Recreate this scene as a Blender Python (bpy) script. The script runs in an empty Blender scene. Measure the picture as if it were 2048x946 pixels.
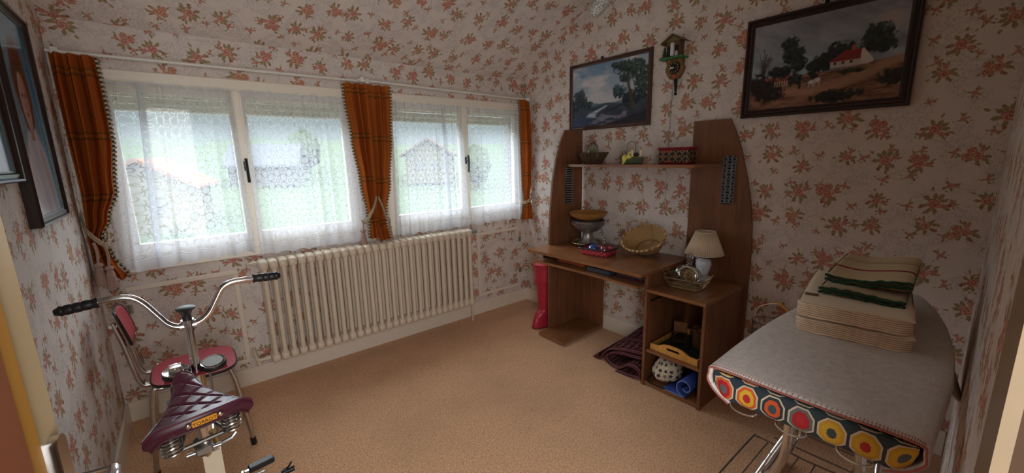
import bpy, math, random
import numpy as np
from mathutils import Vector, Matrix

# ------------------------------------------------------------------ camera, world, lights, exposure
S = bpy.context.scene
COL = S.collection
cam_data = bpy.data.cameras.new('camera')
cam = bpy.data.objects.new('camera', cam_data)
COL.objects.link(cam)
cam_data.sensor_width = 36.0
cam_data.lens = 810.44 / 2048 * 36.0
cam_data.clip_start = 0.02
cam_data.clip_end = 500
CAM = Vector((-2.656, -3.0235, 1.45))
right_v = Vector((0.77067, -0.63690, -0.02069))
down_v = Vector((-0.13817, -0.13531, -0.98112))
fwd_v = Vector((0.62207, 0.75898, -0.19228))
rot = Matrix((right_v, -down_v, -fwd_v)).transposed()
cam.matrix_world = Matrix.Translation(CAM) @ rot.to_4x4()
S.camera = cam
S.view_settings.view_transform = 'Standard'
S.view_settings.look = 'None'
S.view_settings.gamma = 1
S.view_settings.use_curve_mapping = False
S.view_settings.exposure = -0.15
S.cycles.use_denoising = True
S.cycles.max_bounces = 10
S.cycles.diffuse_bounces = 6
S.cycles.transparent_max_bounces = 24
S.cycles.transmission_bounces = 8
S.cycles.sample_clamp_indirect = 4.0
S.cycles.caustics_reflective = False
S.cycles.caustics_refractive = False

SKY = 38.0          # overcast sky radiance
world = bpy.data.worlds.new('overcast_sky')
S.world = world
world.use_nodes = True
wn = world.node_tree
wn.nodes.clear()
wo = wn.nodes.new('ShaderNodeOutputWorld')
wb = wn.nodes.new('ShaderNodeBackground')
wb.inputs['Strength'].default_value = SKY
wc = wn.nodes.new('ShaderNodeTexCoord')
wsx = wn.nodes.new('ShaderNodeSeparateXYZ')
wr = wn.nodes.new('ShaderNodeValToRGB')
wr.color_ramp.elements[0].position = 0.0
wr.color_ramp.elements[0].color = (0.06, 0.068, 0.08, 1)
wr.color_ramp.elements[1].position = 0.75
wr.color_ramp.elements[1].color = (1.0, 1.02, 1.05, 1)
e = wr.color_ramp.elements.new(0.14)
e.color = (0.10, 0.115, 0.14, 1)
e = wr.color_ramp.elements.new(0.35)
e.color = (0.75, 0.78, 0.84, 1)
wn.links.new(wc.outputs['Generated'], wsx.inputs[0])
wn.links.new(wsx.outputs['Z'], wr.inputs[0])
wn.links.new(wr.outputs[0], wb.inputs['Color'])
wn.links.new(wb.outputs[0], wo.inputs['Surface'])

def area(name, loc, target, w, h, power, color=(1, 1, 1), portal=False):
    d = bpy.data.lights.new(name, 'AREA')
    d.shape = 'RECTANGLE'
    d.size, d.size_y = w, h
    d.energy = power
    d.color = color
    o = bpy.data.objects.new(name, d)
    COL.objects.link(o)
    o.location = loc
    o.rotation_euler = (Vector(target) - Vector(loc)).to_track_quat('-Z', 'Y').to_euler()
    if name == 'landing_fill': d.spread = math.radians(145)
    if portal:
        d.cycles.is_portal = True
    return o

# daylight enters through the two windows (portals only guide the sky sampling)
area('window_portal', (-2.26, 0.20, 1.40), (-2.26, -1, 1.40), 1.36, 1.1, 1, portal=True)
area('window_portal', (-0.73, 0.20, 1.40), (-0.73, -1, 1.40), 1.38, 1.1, 1, portal=True)
# unseen fill light added behind the open door to brighten the room
area('landing_fill', (-2.68, -3.42, 1.30), (-1.95, -1.0, 1.15), 0.55, 1.6, 26, (1.0, 0.97, 0.94))

# ------------------------------------------------------------------ helpers
def hexc(h, a=1.0):
    h = h.lstrip('#')
    out = []
    for i in (0, 2, 4):
        c = int(h[i:i + 2], 16) / 255
        out.append(c / 12.92 if c <= 0.04045 else ((c + 0.055) / 1.055) ** 2.4)
    return (out[0], out[1], out[2], a)

OFF = {}
def thing(name, label, cat, loc=(0, 0, 0), group=None):
    o = bpy.data.objects.new(name, None)
    COL.objects.link(o)
    o.location = loc
    o.empty_display_size = 0.05
    o['label'] = label
    o['category'] = cat
    if group:
        o['group'] = group
    OFF[o] = Vector(loc)
    return o

def tag(o, label=None, cat=None, group=None, kind=None):
    if label: o['label'] = label
    if cat: o['category'] = cat
    if group: o['group'] = group
    if kind: o['kind'] = kind
    return o

def dup(root, delta, label=None, group=None):
    r = root.copy(); COL.objects.link(r)
    r.location = Vector(root.location) + Vector(delta)
    if label: r['label'] = label
    if group: r['group'] = group
    for ch in list(root.children):
        c = ch.copy(); COL.objects.link(c); c.parent = r
        for g in ch.children:
            d = g.copy(); COL.objects.link(d); d.parent = c
    return r

def RX(a): return Matrix.Rotation(math.radians(a), 4, 'X')
def RY(a): return Matrix.Rotation(math.radians(a), 4, 'Y')
def RZ(a): return Matrix.Rotation(math.radians(a), 4, 'Z')
def T(x, y, z): return Matrix.Translation((x, y, z))

def catmull(pts, n=8, closed=False):
    pts = [Vector(p) for p in pts]
    out = []
    m = len(pts)
    segs = m if closed else m - 1
    for i in range(segs):
        if closed:
            p0, p1, p2, p3 = pts[(i - 1) % m], pts[i], pts[(i + 1) % m], pts[(i + 2) % m]
        else:
            p1, p2 = pts[i], pts[i + 1]
            p0 = pts[i - 1] if i > 0 else p1 * 2 - p2
            p3 = pts[i + 2] if i + 2 < m else p2 * 2 - p1
        for k in range(n):
            t = k / n
            out.append(0.5 * ((2 * p1) + (p2 - p0) * t + (2 * p0 - 5 * p1 + 4 * p2 - p3) * t * t + (3 * p1 - p0 - 3 * p2 + p3) * t ** 3))
    if not closed:
        out.append(pts[-1])
    return out

class MB:
    def __init__(self, M=None):
        self.v = []; self.f = []; self.uv = {}; self.M = M
    def _add(self, vs, fs, M=None, uvs=None):
        b = len(self.v)
        for p in vs:
            p = Vector(p)
            if M is not None: p = M @ p
            if self.M is not None: p = self.M @ p
            self.v.append(p)
        for i, f in enumerate(fs):
            self.f.append(tuple(b + k for k in f))
            if uvs is not None:
                self.uv[len(self.f) - 1] = [uvs[k] for k in f]
        return self
    def box(self, x0, x1, y0, y1, z0, z1, M=None):
        vs = [(x0, y0, z0), (x1, y0, z0), (x1, y1, z0), (x0, y1, z0), (x0, y0, z1), (x1, y0, z1), (x1, y1, z1), (x0, y1, z1)]
        fs = [(0, 3, 2, 1), (4, 5, 6, 7), (0, 1, 5, 4), (1, 2, 6, 5), (2, 3, 7, 6), (3, 0, 4, 7)]
        return self._add(vs, fs, M)
    def rbox(self, x0, x1, y0, y1, z0, z1, r=0.004, M=None):
        # box with chamfered edges all round
        if min(x1 - x0, y1 - y0, z1 - z0) < 2.2 * r: r = min(x1 - x0, y1 - y0, z1 - z0) / 2.3
        X, Y, Z = (x0, x1), (y0, y1), (z0, z1)
        vs = []; idx = {}
        for i in (0, 1):
            for j in (0, 1):
                for k in (0, 1):
                    sx, sy, sz = (1, -1)[i], (1, -1)[j], (1, -1)[k]
                    for a in range(3):
                        p = [X[i] + sx * r, Y[j] + sy * r, Z[k] + sz * r]
                        p[a] = (X[i], Y[j], Z[k])[a]
                        idx[(i, j, k, a)] = len(vs); vs.append(p)
        fs = []
        for a in range(3):
            for s in (0, 1):
                b, c = [q for q in range(3) if q != a]
                loop = []
                for (u, w) in ((0, 0), (1, 0), (1, 1), (0, 1)):
                    t = [0, 0, 0]; t[a] = s; t[b] = u; t[c] = w
                    loop.append(idx[(t[0], t[1], t[2], a)])
                flip = (s == 0) ^ (a == 1)
                fs.append(tuple(reversed(loop)) if flip else tuple(loop))
        for a in range(3):
            b, c = [q for q in range(3) if q != a]
            for u in (0, 1):
                for w in (0, 1):
                    def key(s, f):
                        t = [0, 0, 0]; t[a] = s; t[b] = u; t[c] = w
                        return idx[(t[0], t[1], t[2], f)]
                    fs.append((key(0, b), key(1, b), key(1, c), key(0, c)))
        for i in (0, 1):
            for j in (0, 1):
                for k in (0, 1):
                    fs.append(tuple(idx[(i, j, k, a)] for a in range(3)))
        return self._add(vs, fs, M)
    def tube(self, pts, r, n=10, closed=False, radii=None, M=None, cap=True):
        pts = [Vector(p) for p in pts]
        m = len(pts)
        vs = []; fs = []
        prev = None
        for i, p in enumerate(pts):
            if closed:
                d = pts[(i + 1) % m] - pts[i - 1]
            else:
                d = pts[min(i + 1, m - 1)] - pts[max(i - 1, 0)]
            if d.length < 1e-9: d = Vector((0, 0, 1))
            d.normalize()
            if prev is None:
                a = Vector((0, 0, 1)) if abs(d.z) < 0.9 else Vector((1, 0, 0))
                nrm = d.cross(a).normalized()
            else:
                nrm = prev - d * prev.dot(d)
                if nrm.length < 1e-6: nrm = d.orthogonal()
                nrm.normalize()
            prev = nrm
            bn = d.cross(nrm)
            rr = radii[i] if radii else r
            for k in range(n):
                t = 2 * math.pi * k / n
                vs.append(p + (nrm * math.cos(t) + bn * math.sin(t)) * rr)
        for i in range(m if closed else m - 1):
            j = (i + 1) % m
            for k in range(n):
                k2 = (k + 1) % n
                fs.append((i * n + k, i * n + k2, j * n + k2, j * n + k))
        if not closed and cap:
            fs.append(tuple(reversed(range(n))))
            fs.append(tuple((m - 1) * n + k for k in range(n)))
        return self._add(vs, fs, M)
    def lathe(self, prof, c=(0, 0, 0), n=32, M=None, fr=None, cap=False):
        vs = []; fs = []
        m = len(prof)
        for i, (r, z) in enumerate(prof):
            for k in range(n):
                t = 2 * math.pi * k / n
                rr = r * (fr(t, i) if fr else 1)
                vs.append((c[0] + rr * math.cos(t), c[1] + rr * math.sin(t), c[2] + z))
        for i in range(m - 1):
            for k in range(n):
                k2 = (k + 1) % n
                fs.append((i * n + k, i * n + k2, (i + 1) * n + k2, (i + 1) * n + k))
        if cap:
            fs.append(tuple(reversed(range(n))))
            fs.append(tuple((m - 1) * n + k for k in range(n)))
        return self._add(vs, fs, M)
    def prism(self, poly, axis, a, b, M=None):
        # poly in the two other axes (order x<y<z), extruded from a to b along axis
        def P(p, t):
            if axis == 'x': return (t, p[0], p[1])
            if axis == 'y': return (p[0], t, p[1])
            return (p[0], p[1], t)
        n = len(poly)
        vs = [P(p, a) for p in poly] + [P(p, b) for p in poly]
        fs = [tuple(range(n)), tuple(reversed(range(n, 2 * n)))]
        for i in range(n):
            j = (i + 1) % n
            fs.append((j, i, n + i, n + j))
        return self._add(vs, fs, M)
    def grid(self, f, nu, nv, cu=False, cv=False, uvf=None, M=None):
        vs = []; uvs = []
        for i in range(nu if cu else nu + 1):
            for j in range(nv if cv else nv + 1):
                u, w = i / nu, j / nv
                vs.append(f(u, w))
                uvs.append(uvf(u, w) if uvf else (u, w))
        W = nv if cv else nv + 1
        fs = []
        for i in range(nu):
            i2 = (i + 1) % nu if cu else i + 1
            for j in range(nv):
                j2 = (j + 1) % nv if cv else j + 1
                fs.append((i * W + j, i2 * W + j, i2 * W + j2, i * W + j2))
        return self._add(vs, fs, M, uvs)
    def sphere(self, c, r, s=(1, 1, 1), nu=20, nv=12, M=None):
        def f(u, w):
            t, p = 2 * math.pi * u, math.pi * (w - 0.5)
            return (c[0] + r * s[0] * math.cos(p) * math.cos(t), c[1] + r * s[1] * math.cos(p) * math.sin(t), c[2] + r * s[2] * math.sin(p))
        return self.grid(f, nu, nv, cu=True, M=M)
    def build(self, name, mat, parent=None, ang=40, solid=0, colors=None, kind=None, flat=False):
        off = OFF.get(parent, Vector((0, 0, 0))) if parent is not None else Vector((0, 0, 0))
        me = bpy.data.meshes.new(name)
        me.from_pydata([tuple(p - off) for p in self.v], [], self.f)
        uvl = me.uv_layers.new(name='UVMap')
        co = self.v
        data = np.zeros(len(me.loops) * 2, dtype=np.float32)
        for poly in me.polygons:
            ex = self.uv.get(poly.index)
            if ex is not None:
                for li, q in zip(poly.loop_indices, ex):
                    data[2 * li] = q[0]; data[2 * li + 1] = q[1]
            else:
                nn = poly.normal
                a = (abs(nn[0]), abs(nn[1]), abs(nn[2]))
                k = a.index(max(a))
                ij = ((1, 2), (0, 2), (0, 1))[k]
                for li in poly.loop_indices:
                    p = co[me.loops[li].vertex_index]
                    data[2 * li] = p[ij[0]]; data[2 * li + 1] = p[ij[1]]
        uvl.data.foreach_set('uv', data)
        if not flat:
            me.polygons.foreach_set('use_smooth', [True] * len(me.polygons))
            me.set_sharp_from_angle(angle=math.radians(ang))
        if colors is not None:
            ca = me.color_attributes.new('Col', 'FLOAT_COLOR', 'POINT')
            ca.data.foreach_set('color', np.asarray(colors, dtype=np.float32).ravel())
        me.materials.append(mat)
        me.update()
        o = bpy.data.objects.new(name, me)
        COL.objects.link(o)
        if parent is not None:
            o.parent = parent
        OFF[o] = off
        if solid:
            md = o.modifiers.new('thickness', 'SOLIDIFY'); md.thickness = solid; md.offset = 0
        if kind: o['kind'] = kind
        return o

def struct(name, mb, mat, parent=None, **k):
    o = mb.build(name, mat, parent, **k)
    if parent is None: o['kind'] = 'structure'
    return o

def text_mesh(name, body, size, M, mat, parent, extrude=0.0004):
    cu = bpy.data.curves.new(name, 'FONT')
    cu.body = body; cu.size = size; cu.extrude = extrude
    cu.align_x = 'CENTER'; cu.align_y = 'CENTER'
    tmp = bpy.data.objects.new(name, cu)
    COL.objects.link(tmp)
    dg = bpy.context.evaluated_depsgraph_get()
    me = bpy.data.meshes.new_from_object(tmp.evaluated_get(dg))
    bpy.data.objects.remove(tmp)
    bpy.data.curves.remove(cu)
    off = OFF.get(parent, Vector((0, 0, 0)))
    me.transform(Matrix.Translation(-off) @ M)
    me.materials.clear(); me.materials.append(mat)
    o = bpy.data.objects.new(name, me)
    COL.objects.link(o); o.parent = parent
    return o

# ------------------------------------------------------------------ node expression helper
class X:
    def __init__(s, nt, sock): s.nt = nt; s.s = sock
    def _m(s, op, *a):
        n = s.nt.nodes.new('ShaderNodeMath'); n.operation = op
        for i, q in enumerate((s,) + a):
            if isinstance(q, X): s.nt.links.new(q.s, n.inputs[i])
            else: n.inputs[i].default_value = q
        return X(s.nt, n.outputs[0])
    def __add__(s, o): return s._m('ADD', o)
    def __sub__(s, o): return s._m('SUBTRACT', o)
    def __mul__(s, o): return s._m('MULTIPLY', o)
    def __truediv__(s, o): return s._m('DIVIDE', o)
    __radd__ = __add__
    __rmul__ = __mul__
    def __rsub__(s, o): return (s * -1.0) + o
    def __neg__(s): return s * -1.0
    def sin(s): return s._m('SINE')
    def cos(s): return s._m('COSINE')
    def abs(s): return s._m('ABSOLUTE')
    def sqrt(s): return s._m('SQRT')
    def frac(s): return s._m('FRACT')
    def floor(s): return s._m('FLOOR')
    def max(s, o): return s._m('MAXIMUM', o)
    def min(s, o): return s._m('MINIMUM', o)
    def gt(s, o): return s._m('GREATER_THAN', o)
    def lt(s, o): return s._m('LESS_THAN', o)
    def mod(s, o): return s._m('MODULO', o)
    def atan2(s, o): return s._m('ARCTAN2', o)
    def power(s, o): return s._m('POWER', o)
    def step(s, w):     # soft 0..1 as s crosses zero
        n = s.nt.nodes.new('ShaderNodeMapRange'); n.clamp = True
        s.nt.links.new(s.s, n.inputs[0])
        n.inputs[1].default_value = -w; n.inputs[2].default_value = w
        return X(s.nt, n.outputs[0])
    def rng(s, a, b, c=0.0, d=1.0):
        n = s.nt.nodes.new('ShaderNodeMapRange'); n.clamp = True
        s.nt.links.new(s.s, n.inputs[0])
        for i, q in enumerate((a, b, c, d)): n.inputs[i + 1].default_value = q
        return X(s.nt, n.outputs[0])

class Mat:
    def __init__(s, name):
        s.m = bpy.data.materials.new(name); s.m.use_nodes = True
        s.nt = s.m.node_tree; s.nt.nodes.clear()
        s.out = s.nt.nodes.new('ShaderNodeOutputMaterial')
    def node(s, t): return s.nt.nodes.new(t)
    def link(s, a, b): s.nt.links.new(a.s if isinstance(a, X) else a, b)
    def uv(s):
        n = s.node('ShaderNodeUVMap'); q = s.node('ShaderNodeSeparateXYZ')
        s.link(n.outputs[0], q.inputs[0])
        return X(s.nt, q.outputs[0]), X(s.nt, q.outputs[1])
    def pos(s):
        n = s.node('ShaderNodeTexCoord'); return n.outputs['Object']
    def vec(s, x, y, z=0.0):
        n = s.node('ShaderNodeCombineXYZ')
        for i, q in enumerate((x, y, z)):
            if isinstance(q, X): s.link(q, n.inputs[i])
            else: n.inputs[i].default_value = q
        return n.outputs[0]
    def noise(s, vec=None, scale=5, detail=2, rough=0.5, dist=0.0):
        n = s.node('ShaderNodeTexNoise')
        if vec is not None: s.link(vec, n.inputs['Vector'])
        n.inputs['Scale'].default_value = scale
        n.inputs['Detail'].default_value = detail
        n.inputs['Roughness'].default_value = rough
        n.inputs['Distortion'].default_value = dist
        return X(s.nt, n.outputs[0]), n.outputs[1]
    def mix(s, f, a, b):
        n = s.node('ShaderNodeMix'); n.data_type = 'RGBA'
        if isinstance(f, X): s.link(f, n.inputs[0])
        else: n.inputs[0].default_value = f
        for q, i in ((a, 6), (b, 7)):
            if isinstance(q, tuple): n.inputs[i].default_value = q
            else: s.link(q, n.inputs[i])
        return n.outputs[2]
    def bsdf(s, col, rough=0.5, metal=0.0, bump=None, bstr=0.3, bdist=0.002, spec=0.5, trans=0.0, ior=1.45, coat=0.0, alpha=None, sheen=0.0):
        b = s.node('ShaderNodeBsdfPrincipled')
        if isinstance(col, tuple): b.inputs['Base Color'].default_value = col
        else: s.link(col, b.inputs['Base Color'])
        if isinstance(rough, X): s.link(rough, b.inputs['Roughness'])
        else: b.inputs['Roughness'].default_value = rough
        b.inputs['Metallic'].default_value = metal
        b.inputs['Specular IOR Level'].default_value = spec
        b.inputs['Transmission Weight'].default_value = trans
        b.inputs['IOR'].default_value = ior
        b.inputs['Coat Weight'].default_value = coat
        b.inputs['Sheen Weight'].default_value = sheen
        if bump is not None:
            n = s.node('ShaderNodeBump'); n.inputs['Strength'].default_value = bstr; n.inputs['Distance'].default_value = bdist
            s.link(bump, n.inputs['Height']); s.link(n.outputs[0], b.inputs['Normal'])
        s.link(b.outputs[0], s.out.inputs['Surface'])
        s.b = b
        return s.m

def plain(name, col, rough=0.5, metal=0.0, var=0.12, scale=30, **k):
    m = Mat(name)
    c = hexc(col) if isinstance(col, str) else col
    f, _ = m.noise(m.pos(), scale, 3, 0.6)
    d = tuple(max(0, q * (1 - var)) for q in c[:3]) + (1,)
    l = tuple(min(1, q * (1 + var)) for q in c[:3]) + (1,)
    return m.bsdf(m.mix(f, d, l), rough, metal, **k)
# ------------------------------------------------------------------ materials
def make_wallpaper():
    m = Mat('wallpaper_roses')
    u, v = m.uv()
    wn_, wc_ = m.noise(m.vec(u, v), 105, 3, 0.7)
    sp = m.node('ShaderNodeSeparateXYZ'); m.link(wc_, sp.inputs[0])
    wx = (X(m.nt, sp.outputs[0]) - 0.5) * 0.018
    wy = (X(m.nt, sp.outputs[1]) - 0.5) * 0.018
    fine, _ = m.noise(m.vec(u, v), 230, 2, 0.6)
    mid, _ = m.noise(m.vec(u, v), 26, 2, 0.5)
    base = hexc('d1c7c0')
    # grey toile sprays
    big, _ = m.noise(m.vec(u + 3.1, v), 8, 2, 0.5, 0.8)
    vor = m.node('ShaderNodeTexVoronoi'); vor.voronoi_dimensions = '2D'; vor.feature = 'F1'
    vor.inputs['Scale'].default_value = 1
    m.link(m.vec((u + wx * 1.5) * 110.0, (v + wy * 1.5) * 75.0), vor.inputs['Vector'])
    leafd = X(m.nt, vor.outputs['Distance'])
    leaf = (0.37 - leafd + (fine - 0.5) * 0.6).step(0.10)
    zone = (big - 0.475).step(0.05) * (mid - 0.40).step(0.10)
    twig = (0.008 - (big - 0.56).abs()).step(0.005)
    grey = (leaf * zone).max(twig * 0.8) * 0.52
    col = m.mix(grey, base, hexc('a39d9c'))
    def layer(cu, cv, ou, ov, rnd, rad, cl_gate, nleaf):
        a = (u + ou) / cu
        b = (v + ov) / cv
        vo = m.node('ShaderNodeTexVoronoi'); vo.voronoi_dimensions = '2D'; vo.feature = 'F1'
        vo.inputs['Scale'].default_value = 1; vo.inputs['Randomness'].default_value = rnd
        m.link(m.vec(a, b), vo.inputs['Vector'])
        q = m.node('ShaderNodeSeparateXYZ'); m.link(vo.outputs['Position'], q.inputs[0])
        c = m.node('ShaderNodeSeparateColor'); m.link(vo.outputs['Color'], c.inputs[0])
        r0, r1, r2 = (X(m.nt, c.outputs[i]) for i in range(3))
        lx = (a - X(m.nt, q.outputs[0])) * cu + wx
        ly = (b - X(m.nt, q.outputs[1])) * cv + wy
        an = (r1 - 0.5) * 3.0
        ca, sa = an.cos(), an.sin()
        sc = r2 * 0.35 + 0.82
        rx = (lx * ca - ly * sa) / sc
        ry = (lx * sa + ly * ca) / sc
        gate = r0.gt(cl_gate)
        def rose(cx, cy, R, k):
            dx, dy = rx - cx, ry - cy
            r = (dx * dx + dy * dy).sqrt()
            th = dy.atan2(dx)
            e = R * (1.0 + 0.10 * (th * 5.0 + k).sin())
            mask = (e - r).step(0.0010)
            sw = ((th * 2.0 + r * (11.0 / R) + k).sin() * 0.5 + 0.5)
            sw = sw * 0.75 + (r / R).rng(0.0, 1.0, 0.0, 0.35)
            return mask, sw
        def leafm(ang, dist, ln, wd):
            c2, s2 = math.cos(ang), math.sin(ang)
            dx = rx * c2 + ry * s2 - dist
            dy = ry * c2 - rx * s2
            e = 1.0 - (dx / ln).power(2.0) - (dy.abs() / wd)
            return e.step(0.10)
        m1, s1 = rose(0.0, 0.0, rad, 0.5)
        m2, s2 = rose(rad * 1.45, rad * 0.65, rad * 0.90, 2.0)
        m3, s3 = rose(rad * 0.35, rad * 1.65, rad * 0.72, 4.0)
        m4, s4 = rose(rad * -1.25, rad * 0.9, rad * 0.50, 1.0)
        m2, m3 = m2 * gate, m3 * gate
        roses = m1.max(m2).max(m3).max(m4)
        sh = (s1 * m1).max(s2 * m2).max(s3 * m3).max(s4 * m4)
        lv = None
        for k in range(nleaf):
            ang = -2.6 + k * (4.6 / max(1, nleaf - 1)) + 0.25 * math.sin(k * 5)
            q2 = leafm(ang, rad * (1.5 + 0.25 * math.sin(k * 3.1)), rad * 0.75, rad * 0.36)
            lv = q2 if lv is None else lv.max(q2)
        for ang, ds in ((2.1, 2.5), (0.5, 2.9), (2.7, 2.2), (-1.9, 2.2)):
            q2 = leafm(ang, rad * ds, rad * 0.55, rad * 0.22)
            lv = lv.max(q2)
        tips = leafm(2.35, rad * 2.1, rad * 0.42, rad * 0.34).max(leafm(-1.3, rad * 2.0, rad * .35, rad * .3))
        return roses, sh, lv, tips, r1
    def paint(col, L, pal):
        roses, sh, lv, tips, r1 = L
        lc = m.mix(fine.rng(0.35, 0.65), hexc(pal[0]), hexc(pal[1]))
        col = m.mix(lv * 0.82, col, lc)
        rc = m.mix(sh.rng(0.15, 0.85), hexc(pal[2]), m.mix(r1, hexc(pal[3]), hexc(pal[4])))
        col = m.mix(tips * 0.8, col, rc)
        return m.mix(roses * 0.92, col, rc)
    A = layer(0.165, 0.172, 0.03, 0.02, 0.50, 0.0215, 0.60, 7)
    Bq = layer(0.118, 0.124, 0.075, 0.10, 0.60, 0.0105, 2.0, 4)
    pal = ('6a5a2a', '97803a', '934840', 'c98e80', 'cc9e80')
    clear = 1.0 - A[2].max(A[0])
    Bq = (Bq[0] * clear, Bq[1], Bq[2] * clear, Bq[3] * clear, Bq[4])
    col = paint(col, Bq, pal)
    col = paint(col, A, pal)
    return m.bsdf(col, 0.75, 0, bump=fine, bstr=0.12, bdist=0.001, spec=0.25)
WALLPAPER = make_wallpaper()

def make_carpet():
    m = Mat('carpet_tan')
    P = m.pos()
    a, _ = m.noise(P, 130, 3, 0.75)
    b, _ = m.noise(P, 2.2, 3, 0.6)
    c, _ = m.noise(P, 45, 2, 0.6)
    col = m.mix(a.rng(0.32, 0.68), hexc('a37450'), hexc('f6c69c'))
    col = m.mix(b.rng(0.45, 0.7) * 0.35, col, hexc('a38664'))
    col = m.mix(c.rng(0.5, 0.75) * 0.25, col, hexc('94683f'))
    return m.bsdf(col, 0.95, 0, bump=a, bstr=0.9, bdist=0.005, spec=0.1, sheen=0.2)
CARPET = make_carpet()

def make_wood(name, c1, c2, rough=0.42, sx=2.5, sy=38, vert=True, bumpy=0.05):
    m = Mat(name)
    u, v = m.uv()
    if vert: vec = m.vec(u * sy, v * sx)
    else: vec = m.vec(u * sx, v * sy)
    a, _ = m.noise(vec, 1, 4, 0.6, 0.8)
    b, _ = m.noise(m.vec(u * 2, v * 2), 1.3, 2, 0.5, 1.5)
    f = (a * 0.75 + b * 0.4).rng(0.35, 0.8)
    return m.bsdf(m.mix(f, hexc(c1), hexc(c2)), rough, 0, bump=a, bstr=bumpy, bdist=0.001)
WOOD = make_wood('cherry_veneer', '5a3823', '825438')
WOOD_EDGE = make_wood('cherry_edge', '8a5d44', 'a6755a', 0.35)
WOOD_H = make_wood('cherry_veneer_top', '694229', '93633f', 0.28, vert=False)
DARKWOOD = make_wood('dark_frame_wood', '1e1412', '392621', 0.3, 3, 60)
MIDWOOD = make_wood('mid_frame_wood', '3a2621', '5a3e35', 0.35, 3, 60, vert=False)
TRAYWOOD = make_wood('honey_tray_wood', 'b67f3e', 'd5a055', 0.4, 3, 50)
DISHWOOD = make_wood('turned_wood', '8a5f30', 'b98647', 0.35, 3, 40, vert=False)
CREAM = plain('cream_gloss_paint', 'd9cfc0', 0.35, var=0.04)
RADWHITE = plain('radiator_enamel', 'd0c2ae', 0.4, var=0.07, scale=12)
WINWHITE = plain('window_paint', 'e0d8ca', 0.4, var=0.05)
DOORCREAM = plain('door_paint', 'b7a27e', 0.25, var=0.05, scale=6)
OCHRE = plain('ochre_paint', 'a5762f', 0.3, var=0.06)
CHROME = plain('chrome', (0.75, 0.75, 0.77, 1), 0.14, 1.0, var=0.1, scale=60)
OLDCHROME = plain('worn_chrome', (0.55, 0.53, 0.50, 1), 0.28, 1.0, var=0.25, scale=40)
STEEL = plain('dull_steel', (0.33, 0.32, 0.31, 1), 0.38, 1.0, var=0.2)
PEWTER = plain('pewter', (0.36, 0.34, 0.33, 1), 0.42, 0.9, var=0.3, scale=25)
GOLD = plain('gold_foil', (0.75, 0.6, 0.25, 1), 0.3, 1.0, var=0.2)
BRASS = plain('brass', (0.62, 0.46, 0.18, 1), 0.3, 1.0)
BLACKPL = plain('black_rubber', '18181c', 0.45)
BLACKGL = plain('black_gloss', '0e0e10', 0.2)
BLACKM = plain('black_metal', '1a1a1c', 0.4, 0.5)
WHITEPL = plain('white_plastic', 'd8d6cf', 0.4)
BURG = plain('burgundy_vinyl', '4e1f33', 0.33, var=0.1, spec=0.6)
BURGDARK = plain('burgundy_trim', '3d1524', 0.4)
REDF = plain('red_laminate', 'a83a48', 0.42, var=0.06, scale=80)
REDBOOT = plain('red_rubber', 'a8263a', 0.35)
ROPE = plain('cord_rope', '9a8870', 0.8)
TASSEL = plain('tassel_thread', '9a7f74', 0.9, var=0.3, scale=90)
BLUEMAT = plain('blue_foam', '2b3f8e', 0.7)
BLUEMAT2 = plain('blue_foam_light', '5f83bd', 0.75)
PAPERWHITE = plain('paper_white', 'd8d4cc', 0.7)
DARKFAB = plain('dark_fabric', '1c1b22', 0.9)
ORANGEF = plain('orange_cloth', '9a4a26', 0.9)
GREENP = plain('green_paint', '3c7448', 0.5)
GREENLEAF = plain('green_leaf', '5d7a34', 0.6)
YELLOWB = plain('yellow_ribbon', 'c9c45c', 0.5)
WAX = plain('candle_wax', 'd8cfae', 0.5)
GOLDLEAF = plain('amber_paint', 'b98a3a', 0.5)
CERAMIC = plain('white_ceramic', 'cfd0d6', 0.2, var=0.05)
LINEN = plain('linen_side', 'd3bfa3', 0.9, var=0.06, scale=100)
GREENHEM = plain('green_hem', '1f4a38', 0.85)
IRONSTEEL = plain('wire_iron', (0.20, 0.18, 0.17, 1), 0.4, 0.9)
SALMON = plain('coral_stitch', 'a8665a', 0.9, var=0.3, scale=200)
GUTTER = plain('hinge_steel', (0.3, 0.3, 0.28, 1), 0.4, 0.8)

def make_glass(name, tint=(1, 1, 1, 1), rough=0.02, f=0.12):
    m = Mat(name)
    t = m.node('ShaderNodeBsdfTransparent'); t.inputs[0].default_value = tint
    g = m.node('ShaderNodeBsdfGlossy'); g.inputs['Roughness'].default_value = rough
    lw = m.node('ShaderNodeLayerWeight'); lw.inputs[0].default_value = 0.35
    ff = X(m.nt, lw.outputs['Fresnel']) * 0.55 + f * 0.5
    mx = m.node('ShaderNodeMixShader')
    m.link(ff, mx.inputs[0]); m.link(t.outputs[0], mx.inputs[1]); m.link(g.outputs[0], mx.inputs[2])
    m.link(mx.outputs[0], m.out.inputs['Surface'])
    return m.m
PANE = make_glass('window_glass', (0.84, 0.87, 0.86, 1), 0.0, 0.04)
GLASSWARE = make_glass('clear_glass', (0.93, 0.94, 0.95, 1), 0.03, 0.14)

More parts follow.
